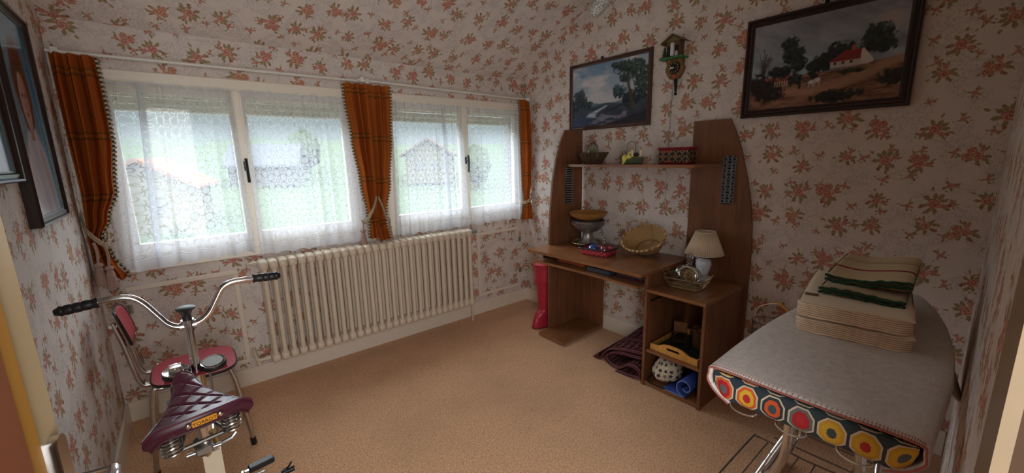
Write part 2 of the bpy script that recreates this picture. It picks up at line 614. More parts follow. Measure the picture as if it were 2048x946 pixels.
def make_lace():
    m = Mat('lace_net')
    u, v = m.uv()
    def flower(ou, ov, s):
        a = ((u + ou) / s); b = ((v + ov) / (s * 1.732))
        x = (a - a.floor() - 0.5) * s
        y = (b - b.floor() - 0.5) * (s * 1.732)
        r = (x * x + y * y).sqrt(); th = y.atan2(x)
        e = 0.38 * s * (1.0 + 0.26 * (th * 6.0).cos())
        ring = (0.030 * s - (r - e).abs()).step(0.014 * s)
        e2 = 0.13 * s
        ring2 = (0.022 * s - (r - e2).abs()).step(0.015 * s)
        spoke = (0.018 * s - (r * (th * 3.0).sin()).abs() * 0.33).step(0.015 * s) * r.gt(0.3 * s) * r.lt(0.56 * s)
        return ring.max(ring2).max(spoke)
    s = 0.088
    pat = flower(0, 0, s).max(flower(s / 2, s * 0.866, s))
    hem = (0.055 - v).step(0.004)
    hemline = (0.004 - (v - 0.06).abs()).step(0.002)
    top = (v - 0.965).step(0.004)
    dens = (0.60 - pat * 0.36).max(hem * 0.80).max(hemline * 0.95).max(top * 0.85)
    fine, _ = m.noise(m.vec(u, v), 500, 1, 0.5)
    dens = dens + (fine - 0.5) * 0.10
    d = m.node('ShaderNodeBsdfDiffuse'); d.inputs[0].default_value = hexc('ececf0')
    t = m.node('ShaderNodeBsdfTranslucent'); t.inputs[0].default_value = hexc('c4c8d2')
    mx = m.node('ShaderNodeMixShader'); mx.inputs[0].default_value = 0.5
    m.link(d.outputs[0], mx.inputs[1]); m.link(t.outputs[0], mx.inputs[2])
    tr = m.node('ShaderNodeBsdfTransparent')
    m2 = m.node('ShaderNodeMixShader')
    m.link(dens, m2.inputs[0]); m.link(tr.outputs[0], m2.inputs[1]); m.link(mx.outputs[0], m2.inputs[2])
    m.link(m2.outputs[0], m.out.inputs['Surface'])
    return m.m
LACE = make_lace()

def make_plaid():
    m = Mat('orange_plaid')
    u, v = m.uv()
    def band(c, period, pos, w):
        f = ((c / period) + pos).frac() - 0.5
        return (w - f.abs()).step(0.006)
    h = band(v, 0.30, 0.10, 0.018).max(band(v, 0.30, 0.01, 0.014))
    h2 = band(v, 0.30, 0.055, 0.05)
    w_ = band(u, 0.22, 0.2, 0.02).max(band(u, 0.22, 0.32, 0.02))
    w2 = band(u, 0.22, 0.7, 0.10)
    n, _ = m.noise(m.vec(u * 40, v * 700), 1, 2)
    col = m.mix(w2 * 0.35, hexc('b05e28'), hexc('963a26'))
    col = m.mix(h2 * 0.22, col, hexc('b98042'))
    col = m.mix(w_ * 0.22, col, hexc('8a5a24'))
    col = m.mix(h * 0.75, col, hexc('5e4426'))
    col = m.mix(n * 0.18, col, hexc('b9773a'))
    d = m.node('ShaderNodeBsdfDiffuse'); m.link(col, d.inputs[0])
    t = m.node('ShaderNodeBsdfTranslucent'); m.link(col, t.inputs[0])
    mx = m.node('ShaderNodeMixShader'); mx.inputs[0].default_value = 0.38
    m.link(d.outputs[0], mx.inputs[1]); m.link(t.outputs[0], mx.inputs[2])
    m.link(mx.outputs[0], m.out.inputs['Surface'])
    return m.m
PLAID = make_plaid()

def make_trim():
    m = Mat('bobble_braid')
    u, v = m.uv()
    f = (v / 0.022).frac() - 0.5
    col = m.mix((0.26 - f.abs()).step(0.04), hexc('b9a98a'), hexc('26332b'))
    return m.bsdf(col, 0.9)
BRAID = make_trim()

def make_cover():
    m = Mat('octagon_board_cover')
    u, v = m.uv()
    s = 0.0615
    a, b = u / s, v / s
    ia, ib = a.floor(), b.floor()
    x, y = a - ia - 0.5, b - ib - 0.5
    x, y = x.abs(), y.abs()
    nz, _ = m.noise(m.vec(u, v), 40, 1)
    r = x.max(y).max((x + y) * 0.707) + (nz - 0.5) * 0.05
    vo = m.node('ShaderNodeTexWhiteNoise'); vo.noise_dimensions = '2D'
    m.link(m.vec(ia + 7.0, ib + 3.0), vo.inputs['Vector'])
    sc = m.node('ShaderNodeSeparateColor'); m.link(vo.outputs['Color'], sc.inputs[0])
    r0, r1, r2 = (X(m.nt, sc.outputs[i]) for i in range(3))
    def pick(t, cols):
        c = hexc(cols[0])
        for i, q in enumerate(cols[1:]):
            c = m.mix(t.gt((i + 1) / len(cols)), c, hexc(q))
        return c
    col = hexc('26363f')
    col = m.mix(r.lt(0.45), col, hexc('c9bb9f'))
    col = m.mix(r.lt(0.39), col, pick(r0, ['c65a2e', 'c79a2a', '5f6a68', '26363f']))
    col = m.mix(r.lt(0.29), col, pick(r1, ['a8202a', 'c8552a', 'd0a830', 'c9bb9f']))
    col = m.mix(r.lt(0.15), col, pick(r2, ['5a6468', 'd08a2a', 'b02830', '3a4a52']))
    return m.bsdf(col, 0.55)
COVER = make_cover()

def make_terry(name, c1, c2, sc=220, bs=0.6):
    m = Mat(name)
    P = m.pos()
    a, _ = m.noise(P, sc, 3, 0.7)
    b, _ = m.noise(P, 60, 3, 0.7)
    return m.bsdf(m.mix((a * 0.5 + b * 0.5).rng(0.30, 0.70), hexc(c1), hexc(c2)), 0.95, 0, bump=a, bstr=bs, bdist=0.004, spec=0.1, sheen=0.3)
TERRY = make_terry('white_blanket', 'bab4b0', 'e4e0dd')
LINENTOP = make_terry('cream_linen', 'ddcfb4', 'eee2ca', 500, 0.15)
TOWELTOP = make_terry('ecru_towel', 'a8987a', 'bfb091', 400, 0.25)

def make_layers(name, c1, c2, dark, period, vert=True):
    """folded edge layers: lines stacked along z"""
    m = Mat(name)
    P = m.pos(); q = m.node('ShaderNodeSeparateXYZ'); m.link(P, q.inputs[0])
    z = X(m.nt, q.outputs[2])
    n, _ = m.noise(P, 18, 2)
    f = ((z + (n - 0.5) * 0.013) / period).frac() - 0.5
    line = (f.abs() - 0.36).step(0.12)
    col = m.mix(line * 0.8, m.mix(n, hexc(c1), hexc(c2)), hexc(dark))
    return m.bsdf(col, 0.9, 0, bump=line, bstr=-0.6, bdist=0.002, spec=0.1)
FOLDS = make_layers('folded_linen_edges', 'e6d0b4', 'f2e0c6', '805f48', 0.0064)

def make_wicker(name, c1, c2, su, sv):
    m = Mat(name)
    u, v = m.uv()
    a = (u * su).floor(); 
    ph = a.mod(2.0) * math.pi
    w = ((v * sv) * (2 * math.pi) + ph).sin()
    g = ((u * su).frac() - 0.5).abs()
    h = (w * 0.5 + 0.5) * (1.0 - g)
    n, _ = m.noise(m.vec(u * 30, v * 30), 1, 2)
    return m.bsdf(m.mix((h + (n - 0.5) * 0.3).rng(0.1, 0.8), hexc(c1), hexc(c2)), 0.65, 0, bump=h, bstr=0.8, bdist=0.004)
WICKER = make_wicker('pale_wicker', '7a5430', 'dab57c', 80, 11)
WICKER_RIM = make_wicker('wicker_braid', '8a6236', 'dab988', 60, 1)
DARKWICKER = make_wicker('dark_wicker', '3a2414', '80592f', 30, 9)
REDWICKER = make_wicker('red_chip_weave', '8a1c2c', 'c04a54', 9, 2)

def make_mosaic():
    m = Mat('painted_weave')
    u, v = m.uv()
    a = (u * 14.0); b = (v * 3.0)
    x = a.frac() - 0.5; y = b.frac() - 0.5
    dia = x.abs() + y.abs()
    k = (a.floor() * 0.37 + b.floor() * 0.61).frac()
    col = m.mix(dia.lt(0.36), hexc('161314'), m.mix(k.gt(0.5), hexc('7a2a20'), hexc('20201f')))
    col = m.mix((0.05 - (dia - 0.42).abs()).step(0.02), col, hexc('a8843a'))
    col = m.mix(b.lt(0.35).max(b.gt(2.7)), col, hexc('7a1626'))
    return m.bsdf(col, 0.5)
MOSAIC = make_mosaic()

def make_rug():
    m = Mat('burgundy_rug')
    u, v = m.uv()
    n, _ = m.noise(m.vec(u, v), 60, 2)
    bx = ((u / 0.09).frac() - 0.5).abs(); by = ((v / 0.16).frac() - 0.5).abs()
    zig = (((u / 0.03).frac() - 0.5).abs() + ((v / 0.02).frac() - 0.5).abs() + (n - 0.5) * 0.9).lt(0.36) * by.lt(0.3)
    stripe = (0.03 - (by - 0.42).abs()).step(0.01)
    col = m.mix(zig.max(stripe) * 0.4, hexc('4a2024'), hexc('a08d86'))
    return m.bsdf(col, 0.95, bump=n, bstr=0.3, bdist=0.002, spec=0.1)
RUG = make_rug()

def make_blob_cloth():
    m = Mat('paw_print_cloth')
    u, v = m.uv()
    s = 0.038
    vo = m.node('ShaderNodeTexVoronoi'); vo.voronoi_dimensions = '2D'
    vo.inputs['Scale'].default_value = 1; vo.inputs['Randomness'].default_value = 0.35
    m.link(m.vec(u / s, v / s), vo.inputs['Vector'])
    q = m.node('ShaderNodeSeparateXYZ'); m.link(vo.outputs['Position'], q.inputs[0])
    c = m.node('ShaderNodeSeparateColor'); m.link(vo.outputs['Color'], c.inputs[0])
    x = u / s - X(m.nt, q.outputs[0]); y = v / s - X(m.nt, q.outputs[1])
    r = (x * x + y * y).sqrt(); th = y.atan2(x)
    e = 0.27 * (1.0 + 0.35 * (th * 5.0 + X(m.nt, c.outputs[0]) * 6.0).sin())
    col = m.mix((e - r).step(0.04), hexc('cfc4b0'), m.mix(X(m.nt, c.outputs[1]).gt(0.6), hexc('25252e'), hexc('7a6650')))
    return m.bsdf(col, 0.9)
BLOB = make_blob_cloth()

def make_towel_stripes():
    m = Mat('striped_tea_towel')
    P = m.pos(); q = m.node('ShaderNodeSeparateXYZ'); m.link(P, q.inputs[0])
    u, v = m.uv()
    n, _ = m.noise(m.vec(u, v), 400, 2)
    col = m.mix(n, hexc('c4b594'), hexc('dccdab'))
    col = m.mix((0.024 - (u - 0.36).abs()).step(0.003), col, hexc('8e1634'))
    y1 = (0.011 - (u - 0.66).abs()).step(0.003).max((0.008 - (u - 0.73).abs()).step(0.003))
    col = m.mix(y1, col, hexc('9a7a2c'))
    return m.bsdf(col, 0.95, bump=n, bstr=0.2, bdist=0.001)
STRIPED = make_towel_stripes()

def make_vcol(name, rough=0.35):
    m = Mat(name)
    a = m.node('ShaderNodeVertexColor'); a.layer_name = 'Col'
    return m.bsdf(a.outputs[0], rough, spec=0.4)
PRINT = make_vcol('printed_picture')
GLOSSPRINT = make_vcol('glazed_picture', 0.12)
# ------------------------------------------------------------------ room shell
XL = -3.05; ZJ = 2.155; YS = -0.79; ZC = 2.60
struct('floor', MB().box(-3.2, 0.1, -5.3, 0.25, -0.06, 0.0), CARPET)
W1 = (-2.93, -1.62, 0.88, 1.92); W2 = (-1.40, -0.055, 0.88, 1.92)
mb = MB()
TH = 0.22
mb.box(XL - 0.15, 0.15, 0, TH, 0, W1[2])
mb.box(XL - 0.15, 0.15, 0, TH, W1[3], ZJ + 0.14)
mb.box(XL - 0.15, W1[0], 0, TH, W1[2], W1[3])
mb.box(W1[1], W2[0], 0, TH, W1[2], W1[3])
mb.box(W2[1], 0.15, 0, TH, W1[2], W1[3])
struct('wall_window', mb, WALLPAPER)
prof = [(0.0, 0), (0.0, ZJ), (YS, ZC), (-3.2, ZC), (-3.2, 0)]
struct('wall_right', MB().prism(prof, 'x', 0, 0.15), WALLPAPER)
struct('wall_left', MB().prism(prof, 'x', XL - 0.15, XL), WALLPAPER)
dz = 0.10
struct('ceiling_slope', MB().prism([(0.0, ZJ), (YS, ZC), (YS, ZC + dz), (0.0, ZJ + dz)], 'x', XL - 0.15, 0.15), WALLPAPER)
CEILW = plain('ceiling_paint', 'cfc6ba', 0.8, var=0.04)
struct('ceiling', MB().box(XL - 0.15, 0.15, -5.3, YS, ZC, ZC + dz), CEILW)
# back wall with the doorway the view is taken from (slightly out of square)
A = Vector((0.0, -3.005)); Bp = Vector((-1.93, -3.0497))
def slab(a, b, z0, z1, th):
    d = (b - a).normalized(); n = Vector((-d.y, d.x))
    if n.y > 0: n = -n
    c, e = a + n * th, b + n * th
    return MB().prism([(a.x, a.y), (b.x, b.y), (e.x, e.y), (c.x, c.y)], 'z', z0, z1)
struct('wall_back', slab(Vector((0.05, -3.004)), Bp, 0, ZC, 0.12), WALLPAPER)
mb = slab(Vector((-1.925, -3.0470)), Vector((-2.038, -3.0530)), 0, 2.1, 0.012)
struct('trim_1', mb, plain('architrave_paint', '8f7d63', 0.4, var=.06))
mb = MB().box(-2.20, -1.93, -3.30, -3.17, 0, 2.1)
JAMB = plain('jamb_varnish', '452c15', 0.6, var=0.1)
struct('trim_2', MB().box(-2.036, -1.93, -3.25, -3.061, 0, 2.1), JAMB)
struct('wall_back_header', MB().box(-3.05, -1.93, -3.19, -3.07, 2.1, ZC), WALLPAPER)
# landing behind the doorway
HALLW = plain('landing_wall_paint', 'cbb48f', 0.7)
mb = MB()
mb.box(-3.35, -3.2, -5.3, -3.05, 0, ZC).box(0.0, 0.15, -5.3, -3.2, 0, ZC).box(-3.35, 0.15, -5.4, -5.25, 0, ZC)
struct('wall_landing', mb, HALLW)
# skirting boards
struct('baseboard_window', MB().rbox(XL + 0.012, -0.012, -0.014, 0.0, 0, 0.12, 0.003), CREAM)
struct('baseboard_right', MB().rbox(-0.014, 0.0, -3.004, -0.0, 0, 0.13, 0.003), CREAM)
struct('baseboard_left', MB().rbox(XL, XL + 0.014, -3.02, -0.0, 0, 0.12, 0.003), CREAM)

# ------------------------------------------------------------------ windows
def window(n, x0, x1, z0, z1, xm):
    root = struct(f'window_{n}', MB().rbox(x0 - 0.015, x1 + 0.01, -0.012, 0.05, z1 - 0.045, z1 + 0.02, .006)
                  .rbox(x0 - 0.01, x0 + 0.035, -0.01, 0.06, z0, z1 - 0.045).rbox(x1 - 0.035, x1 + 0.005, -0.01, 0.06, z0, z1 - 0.045)
                  .rbox(x0 - 0.01, x1 + 0.005, -0.02, 0.07, z0 - 0.015, z0 + 0.035, .005), WINWHITE)
    zb, zt = z0 + 0.035, z1 - 0.045
    for (a, b) in ((x0 + 0.035, xm - 0.002), (xm + 0.002, x1 - 0.035)):
        s = MB()
        s.rbox(a, a + 0.042, 0.0, 0.045, zb, zt).rbox(b - 0.042, b, 0.0, 0.045, zb, zt)
        s.rbox(a + 0.042, b - 0.042, 0.0, 0.045, zt - 0.05, zt).rbox(a + 0.042, b - 0.042, 0.0, 0.045, zb, zb + 0.10)
        so = s.build('sash', WINWHITE, root)
        MB().box(a + 0.042, b - 0.042, 0.020, 0.024, zb + 0.10, zt - 0.05).build('glass_pane', PANE, so)
    MB().rbox(xm - 0.016, xm + 0.016, -0.010, -0.001, zb, zt, .003).rbox(xm - 0.014, xm + 0.014, 0.046, 0.054, zb, zt, .003).build('cover_strip', WINWHITE, root)
    h = MB().rbox(xm - 0.010, xm + 0.010, -0.018, 0.001, 1.40, 1.46, .003).tube([(xm, -0.012, 1.43), (xm, -0.05, 1.43), (xm, -0.054, 1.415)], 0.008, 8)
    h.tube(catmull([(xm, -0.054, 1.475), (xm, -0.058, 1.42), (xm + 0.002, -0.052, 1.33)]), 0.009, 8)
    h.build('handle', BLACKPL, root)
    # roller shutter partly let down outside
    sh = MB()
    zz = z1 - 0.02
    k = 0
    while zz > 1.755:
        sh.rbox(x0 + 0.02, x1 - 0.02, 0.15, 0.165, zz - 0.036, zz, .005); zz -= 0.038
    sh.build('shutter_slats', WINWHITE, root)
    for jx in (x0 - 0.002, x1 - 0.012):
        MB().box(jx, jx + 0.014, 0.07, TH + 0.002, z0 - 0.0, z1 + 0.002).build('outer_jamb', plain('grey_render', (.10, .10, .10, 1), .9), root)
    st = MB().rbox(x0 - 0.0, x1 + 0.0, 0.05, 0.30, z0 - 0.04, z0 - 0.001, .004).build('outer_sill', WINWHITE, root)
    return root
window(1, *W1, -2.305)
window(2, *W2, -0.688)

# cupboard doors in the knee wall
def access(x0, x1, z0, z1, side, label, hinges):
    t = thing('access_door', label, 'cupboard door', ((x0 + x1) / 2, 0, z0), 'wallpapered knee wall doors')
    MB().box(x0, x1, -0.004, 0.002, z0, z1).build('door_panel', WALLPAPER, t)
    w = 0.028
    m = MB()
    m.rbox(x0, x1, -0.014, -0.003, z1 - w, z1, .003).rbox(x0, x1, -0.014, -0.003, z0, z0 + w, .003)
    xs = x1 - w if side == 'r' else x0
    m.rbox(xs, xs + w, -0.014, -0.003, z0 + w, z1 - w, .003)
    m.build('moulding', CREAM, t)
    xh = x0 if side == 'r' else x1
    for zz in hinges:
        MB().rbox(xh - 0.014, xh + 0.014, -0.010, -0.002, zz - 0.025, zz + 0.025, .002).tube([(xh, -0.010, zz - 0.025), (xh, -0.010, zz + 0.025)], 0.004, 8).build('hinge', GUTTER, t)
    hx = x1 - 0.10 if side == 'r' else x0 + 0.13
    zc = (z0 + z1) / 2 + 0.03
    MB().tube(catmull([(hx - 0.02, -0.003, zc + 0.035), (hx - 0.012, -0.03, zc + 0.04), (hx + 0.0, -0.03, zc + 0.01), (hx, -0.003, zc - 0.035)]), 0.0045, 8).build('handle', WHITEPL, t)
access(-2.95, -2.43, 0.16, 0.79, 'r', 'wallpapered knee wall door behind the red chair, framed by cream moulding', (0.35, 0.66))
access(-0.60, -0.085, 0.17, 0.775, 'l', 'wallpapered knee wall door between radiator and desk, framed by cream moulding', (0.33, 0.65))

# ------------------------------------------------------------------ view outside
def ground_z(x, y):
    R = math.hypot(x + 2.6, y + 3.0)
    az = math.degrees(math.atan2(y + 3.0, x + 2.6))
    hi = 5.0 + 6.5 / (1 + math.exp(-(az - 70) / 3.0))
    el = np.interp(R, [4, 12, 30, 50, 75, 130, 190], [-38, -19, -8.0, -2.4, 1.6, hi * 0.62, hi])
    return 1.45 + R * math.tan(math.radians(el)) + 0.3 * math.sin(x * 0.11 + y * 0.07) * min(1, R / 40)
def terr(u, w):
    az = math.radians(18 + 104 * u); R = 3.6 + 186 * w ** 1.6
    x = -2.6 + R * math.cos(az); y = -3.0 + R * math.sin(az)
    y = max(y, 0.6)
    return (x, y, ground_z(x, y))
m = Mat('meadow_and_woods')
P = m.pos(); q = m.node('ShaderNodeSeparateXYZ'); m.link(P, q.inputs[0])
xx = X(m.nt, q.outputs[0]); yy = X(m.nt, q.outputs[1])
Rr = ((xx + 2.6) * (xx + 2.6) + (yy + 3.0) * (yy + 3.0)).sqrt()
n1, _ = m.noise(P, 0.05, 4, 0.6); n2, _ = m.noise(P, 0.7, 4, 0.7)
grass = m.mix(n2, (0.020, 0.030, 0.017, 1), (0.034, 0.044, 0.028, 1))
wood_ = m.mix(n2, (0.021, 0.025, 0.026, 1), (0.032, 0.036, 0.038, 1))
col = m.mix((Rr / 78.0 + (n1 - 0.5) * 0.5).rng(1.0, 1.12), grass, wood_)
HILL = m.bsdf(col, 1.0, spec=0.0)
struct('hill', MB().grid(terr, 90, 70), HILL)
def house(label, R, azd, w, d, h, rot, wallc, roofc):
    a = math.radians(azd); x = -2.656 + R * math.cos(a); y = -3.02 + R * math.sin(a); z0 = ground_z(x, y) - 0.3
    t = thing('house', label, 'house', (x, y, z0), 'houses outside the windows')
    M = T(x, y, z0) @ RZ(rot)
    mw = plain('house_render_' + label.split()[0], wallc, 0.9, var=.04, scale=1, spec=0)
    mr = plain('roof_tiles_' + label.split()[0], roofc, 0.9, var=0.2, scale=3, spec=0)
    rise = w * 0.30
    MB(M).prism([(-w / 2, 0), (w / 2, 0), (w / 2, h), (0, h + rise), (-w / 2, h)], 'y', -d / 2, d / 2).build('wall', mw, t)
    s = rise / (w / 2)
    r = MB(M)
    for sg in (-1, 1):
        r.prism([(sg * (w / 2 + 0.5), h - 0.5 * s), (0, h + rise), (0, h + rise + 0.22), (sg * (w / 2 + 0.5), h - 0.5 * s + 0.22)], 'y', -d / 2 - 0.4, d / 2 + 0.4)
    r.build('roof', mr, t)
    for k in range(2):
        MB(M).box(-w / 2 + w * (0.2 + 0.35 * k), -w / 2 + w * (0.38 + 0.35 * k), -d / 2 - 0.05, -d / 2 + 0.1, h * 0.45, h * 0.75).build('window_opening', plain('far_window', (.015, .015, .017, 1), .5), t)
    return t
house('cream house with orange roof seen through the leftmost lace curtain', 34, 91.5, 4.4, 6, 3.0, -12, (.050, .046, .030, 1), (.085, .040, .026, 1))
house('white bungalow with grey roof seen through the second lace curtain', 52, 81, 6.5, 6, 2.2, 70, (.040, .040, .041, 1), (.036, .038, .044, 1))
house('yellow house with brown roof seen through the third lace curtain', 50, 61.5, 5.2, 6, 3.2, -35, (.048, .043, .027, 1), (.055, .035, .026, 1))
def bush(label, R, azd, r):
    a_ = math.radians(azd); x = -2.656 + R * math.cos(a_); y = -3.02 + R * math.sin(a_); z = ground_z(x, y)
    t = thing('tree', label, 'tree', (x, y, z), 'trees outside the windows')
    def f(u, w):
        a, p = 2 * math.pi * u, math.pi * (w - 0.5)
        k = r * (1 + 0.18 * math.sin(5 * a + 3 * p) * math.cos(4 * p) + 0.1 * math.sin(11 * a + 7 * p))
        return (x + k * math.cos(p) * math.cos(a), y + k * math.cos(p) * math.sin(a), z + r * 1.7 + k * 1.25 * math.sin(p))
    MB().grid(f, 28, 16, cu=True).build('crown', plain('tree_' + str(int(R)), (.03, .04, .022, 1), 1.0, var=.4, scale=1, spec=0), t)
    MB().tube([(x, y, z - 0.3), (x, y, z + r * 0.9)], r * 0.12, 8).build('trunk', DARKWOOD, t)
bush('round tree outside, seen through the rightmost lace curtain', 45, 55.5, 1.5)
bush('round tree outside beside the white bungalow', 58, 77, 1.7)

# ------------------------------------------------------------------ door leaf at the left edge
Hn = Vector((-2.985, -3.055)); Tip = Vector((-2.8255, -2.243))
d2 = (Tip - Hn); Lw = d2.length; ang = math.degrees(math.atan2(d2.y, d2.x))
DM = T(Hn.x, Hn.y, 0) @ RZ(ang)        # local x along leaf, local -y = visible face side
door = MB(DM).rbox(0, Lw, 0.0, 0.04, 0.012, 2.04, 0.003)
droot = struct('door_1', door, DOORCREAM)
MB(DM).rbox(0.06, Lw - 0.055, -0.006, 0.001, 0.30, 1.95, 0.003).build('panel_moulding', OCHRE, droot)
MB(DM).rbox(0.09, Lw - 0.086, -0.009, -0.004, 0.33, 1.92, 0.003).build('inset_panel', plain('inset_red_brown', '7c4a32', 0.3), droot)
px = Lw - 0.026
pl = MB(DM)
pp = [(px + 0.012 * math.cos(a), 1.088 + 0.014 * math.sin(a)) for a in [math.pi * k / 12 for k in range(13)]] + [(px - 0.012, 0.87), (px + 0.012, 0.87)]
pl.prism(pp, 'y', -0.011, 0.0)
hp = pl.build('handle_plate', CHROME, droot, ang=30)
lv = MB(DM)
lv.tube([(px, -0.008, 1.028), (px, -0.05, 1.028)], 0.010, 14)
lv.tube(catmull([(px + 0.004, -0.05, 1.028), (px - 0.02, -0.055, 1.028), (px - 0.07, -0.056, 1.026), (px - 0.115, -0.055, 1.022)]), 0.010, 14)
lv.build('handle', CHROME, droot)

# ------------------------------------------------------------------ curtain rods
for (a, b, zz0, zz1, yy_, lab) in ((-3.04, -1.50, 1.985, 1.988, -0.085, 'thin white curtain rod over the left window'), (-1.60, -0.01, 1.992, 1.968, -0.10, 'thin white curtain rod over the right window')):
    t = thing('curtain_rod', lab, 'curtain rod', (a, yy_, zz0), 'curtain rods above the windows')
    MB().tube([(a, yy_, zz0), (b, yy_, zz1)], 0.0078, 10).build('rod', WHITEPL, t)
    for xx, zz in ((a + 0.03, zz0), (b - 0.03, zz1)):
        MB().rbox(xx - 0.014, xx + 0.014, yy_ - 0.016, -0.0, zz - 0.014, zz + 0.018, .003).build('bracket', WHITEPL, t)

# ------------------------------------------------------------------ drapes
def interp(rows, z):
    rows = sorted(rows, key=lambda r: -r[0])
    if z >= rows[0][0]: return rows[0][1:]
    for i in range(len(rows) - 1):
        a, b = rows[i], rows[i + 1]
        if b[0] <= z <= a[0]:
            t = (a[0] - z) / (a[0] - b[0]); t = t * t * (3 - 2 * t)
            return tuple(p + (q - p) * t for p, q in zip(a[1:], b[1:]))
    return rows[-1][1:]
def drape(rows, folds, phase=0.0, width=0.75, nv=70, nu=150, wob=0.3):
    """rows: (z, x0, x1, y, fold depth)"""
    z1 = max(r[0] for r in rows); z0 = min(r[0] for r in rows)
    def f(u, w):
        z = z1 + (z0 - z1) * w
        x0, x1, y, a = interp(rows, z)
        uu = u + 0.012 * math.sin(7 * w + 3 * u + phase)
        s = math.sin(2 * math.pi * folds * uu + phase + wob * math.sin(3 * w))
        s2 = math.sin(2 * math.pi * folds * 2.3 * uu + phase * 2 + 2 * w)
        xx = x0 + (x1 - x0) * (u + 0.35 / (folds * 6.28) * math.cos(2 * math.pi * folds * uu + phase))
        return (min(xx, -0.002), min(y + a * (1.5 * s + 0.35 * s2), -0.004), z)
    return MB().grid(f, nu, nv, uvf=lambda u, w: (u * width, (1 - w) * (z1 - z0))), f
def curtain(label, rows, folds, edge, tie, tassels, phase=0.0, group='orange plaid curtains', tie_loop=None):
    x_, z_ = rows[0][1], rows[0][0]
    t = thing('curtain', label, 'curtain', (x_, rows[0][3], z_), group)
    mb, f = drape(rows, folds, phase)
    mb.build('fabric', PLAID, t, ang=80)
    tr = MB()
    for e_ in edge:
        pts = [Vector(f(e_, k / 60)) + Vector((0, -0.004, 0)) for k in range(61)]
        def g(u, w, pts=pts, e_=e_):
            p = pts[int(round(w * 60))]
            sgn = 1 if e_ > 0.5 else -1
            return p + Vector((sgn * (u - 0.2) * 0.010, -0.003, 0))
        tr.grid(g, 1, 60, uvf=lambda u, w: (u, w * (rows[0][0] - rows[-1][0])))
        n = int((rows[0][0] - rows[-1][0]) / 0.022)
        for k in range(n):
            p = Vector(f(e_, (k + 0.5) / n))
            tr.sphere((p.x + (0.010 if e_ > 0.5 else -0.010), p.y - 0.006, p.z), 0.0058, nu=8, nv=5)
    tr.build('bobble_braid', BRAID, t, kind='stuff')
    if tie:
        rp = MB()
        for k in range(2):
            pts = catmull([Vector(p) + Vector((0.0, -0.004 * k, -0.014 * k)) for p in tie], 10, closed=False)
            # two plied strands
            for s in (0, 1):
                q = []
                for i, p in enumerate(pts):
                    th = i * 0.9 + math.pi * s
                    q.append(p + Vector((0.0, math.cos(th), math.sin(th))) * 0.0042)
                rp.tube(q, 0.0048, 7)
        rp.build('tieback', ROPE, t)
    for (tx, ty, tz, L) in tassels:
        rp = MB().tube(catmull([(tx, ty, tz + L), (tx + 0.006, ty - 0.004, tz + L * 0.5), (tx, ty, tz)]), 0.006, 7)
        rp.sphere((tx, ty, tz - 0.008), 0.019, (1, 1, 0.75), 14, 8)
        rp.lathe([(0.004, 0.0), (0.014, -0.012), (0.018, -0.03), (0.023, -0.075), (0.025, -0.10), (0.0, -0.10)], (tx, ty, tz - 0.01), 26, fr=lambda t_, i: 1 + 0.10 * math.sin(13 * t_))
        rp.build('tassel', TASSEL, t)
    return t
# left, against the left wall
curtain('wide orange plaid curtain hanging in the left wall corner, tied back with tasselled rope',
        [(1.975, -3.035, -2.872, -0.10, 0.018), (1.85, -3.035, -2.868, -0.115, 0.026), (1.60, -3.035, -2.868, -0.12, 0.032), (1.33, -3.030, -2.895, -0.12, 0.030),
         (1.18, -3.035, -2.945, -0.11, 0.022), (1.09, -3.042, -2.985, -0.09, 0.014), (1.0, -3.042, -2.965, -0.09, 0.02), (0.86, -3.042, -2.915, -0.10, 0.028)],
        3.4, (1.0,), [(-3.046, -0.05, 1.22), (-3.035, -0.12, 1.15), (-3.0, -0.15, 1.09), (-2.972, -0.13, 1.06), (-2.962, -0.09, 1.09), (-2.968, -0.05, 1.12)],
        [(-3.012, -0.17, 0.965, 0.11), (-2.975, -0.175, 0.945, 0.12)], 0.6)
# centre pair
curtain('orange plaid curtain, left half of the centre pair between the windows',
        [(1.965, -1.695, -1.545, -0.10, 0.014), (1.88, -1.69, -1.545, -0.10, 0.02), (1.60, -1.665, -1.545, -0.105, 0.022), (1.30, -1.635, -1.548, -0.11, 0.02),
         (1.07, -1.612, -1.558, -0.115, 0.014), (1.0, -1.602, -1.548, -0.115, 0.012), (0.885, -1.612, -1.535, -0.12, 0.016)],
        2.6, (0.0,), [(-1.55, -0.135, 1.19), (-1.585, -0.145, 1.11), (-1.628, -0.12, 1.03), (-1.64, -0.07, 1.02), (-1.64, -0.02, 1.03)],
        [(-1.655, -0.10, 0.955, 0.07)], 1.2)
curtain('orange plaid curtain, right half of the centre pair between the windows',
        [(1.965, -1.54, -1.385, -0.10, 0.014), (1.88, -1.54, -1.385, -0.10, 0.02), (1.60, -1.535, -1.40, -0.105, 0.022), (1.30, -1.53, -1.438, -0.11, 0.018),
         (1.07, -1.542, -1.485, -0.115, 0.012), (1.0, -1.54, -1.49, -0.115, 0.012), (0.865, -1.535, -1.468, -0.12, 0.014)],
        2.6, (1.0,), [(-1.535, -0.135, 1.19), (-1.51, -0.145, 1.11), (-1.485, -0.12, 1.03), (-1.468, -0.07, 1.00), (-1.468, -0.02, 1.01)],
        [(-1.455, -0.10, 0.955, 0.07)], 2.2)
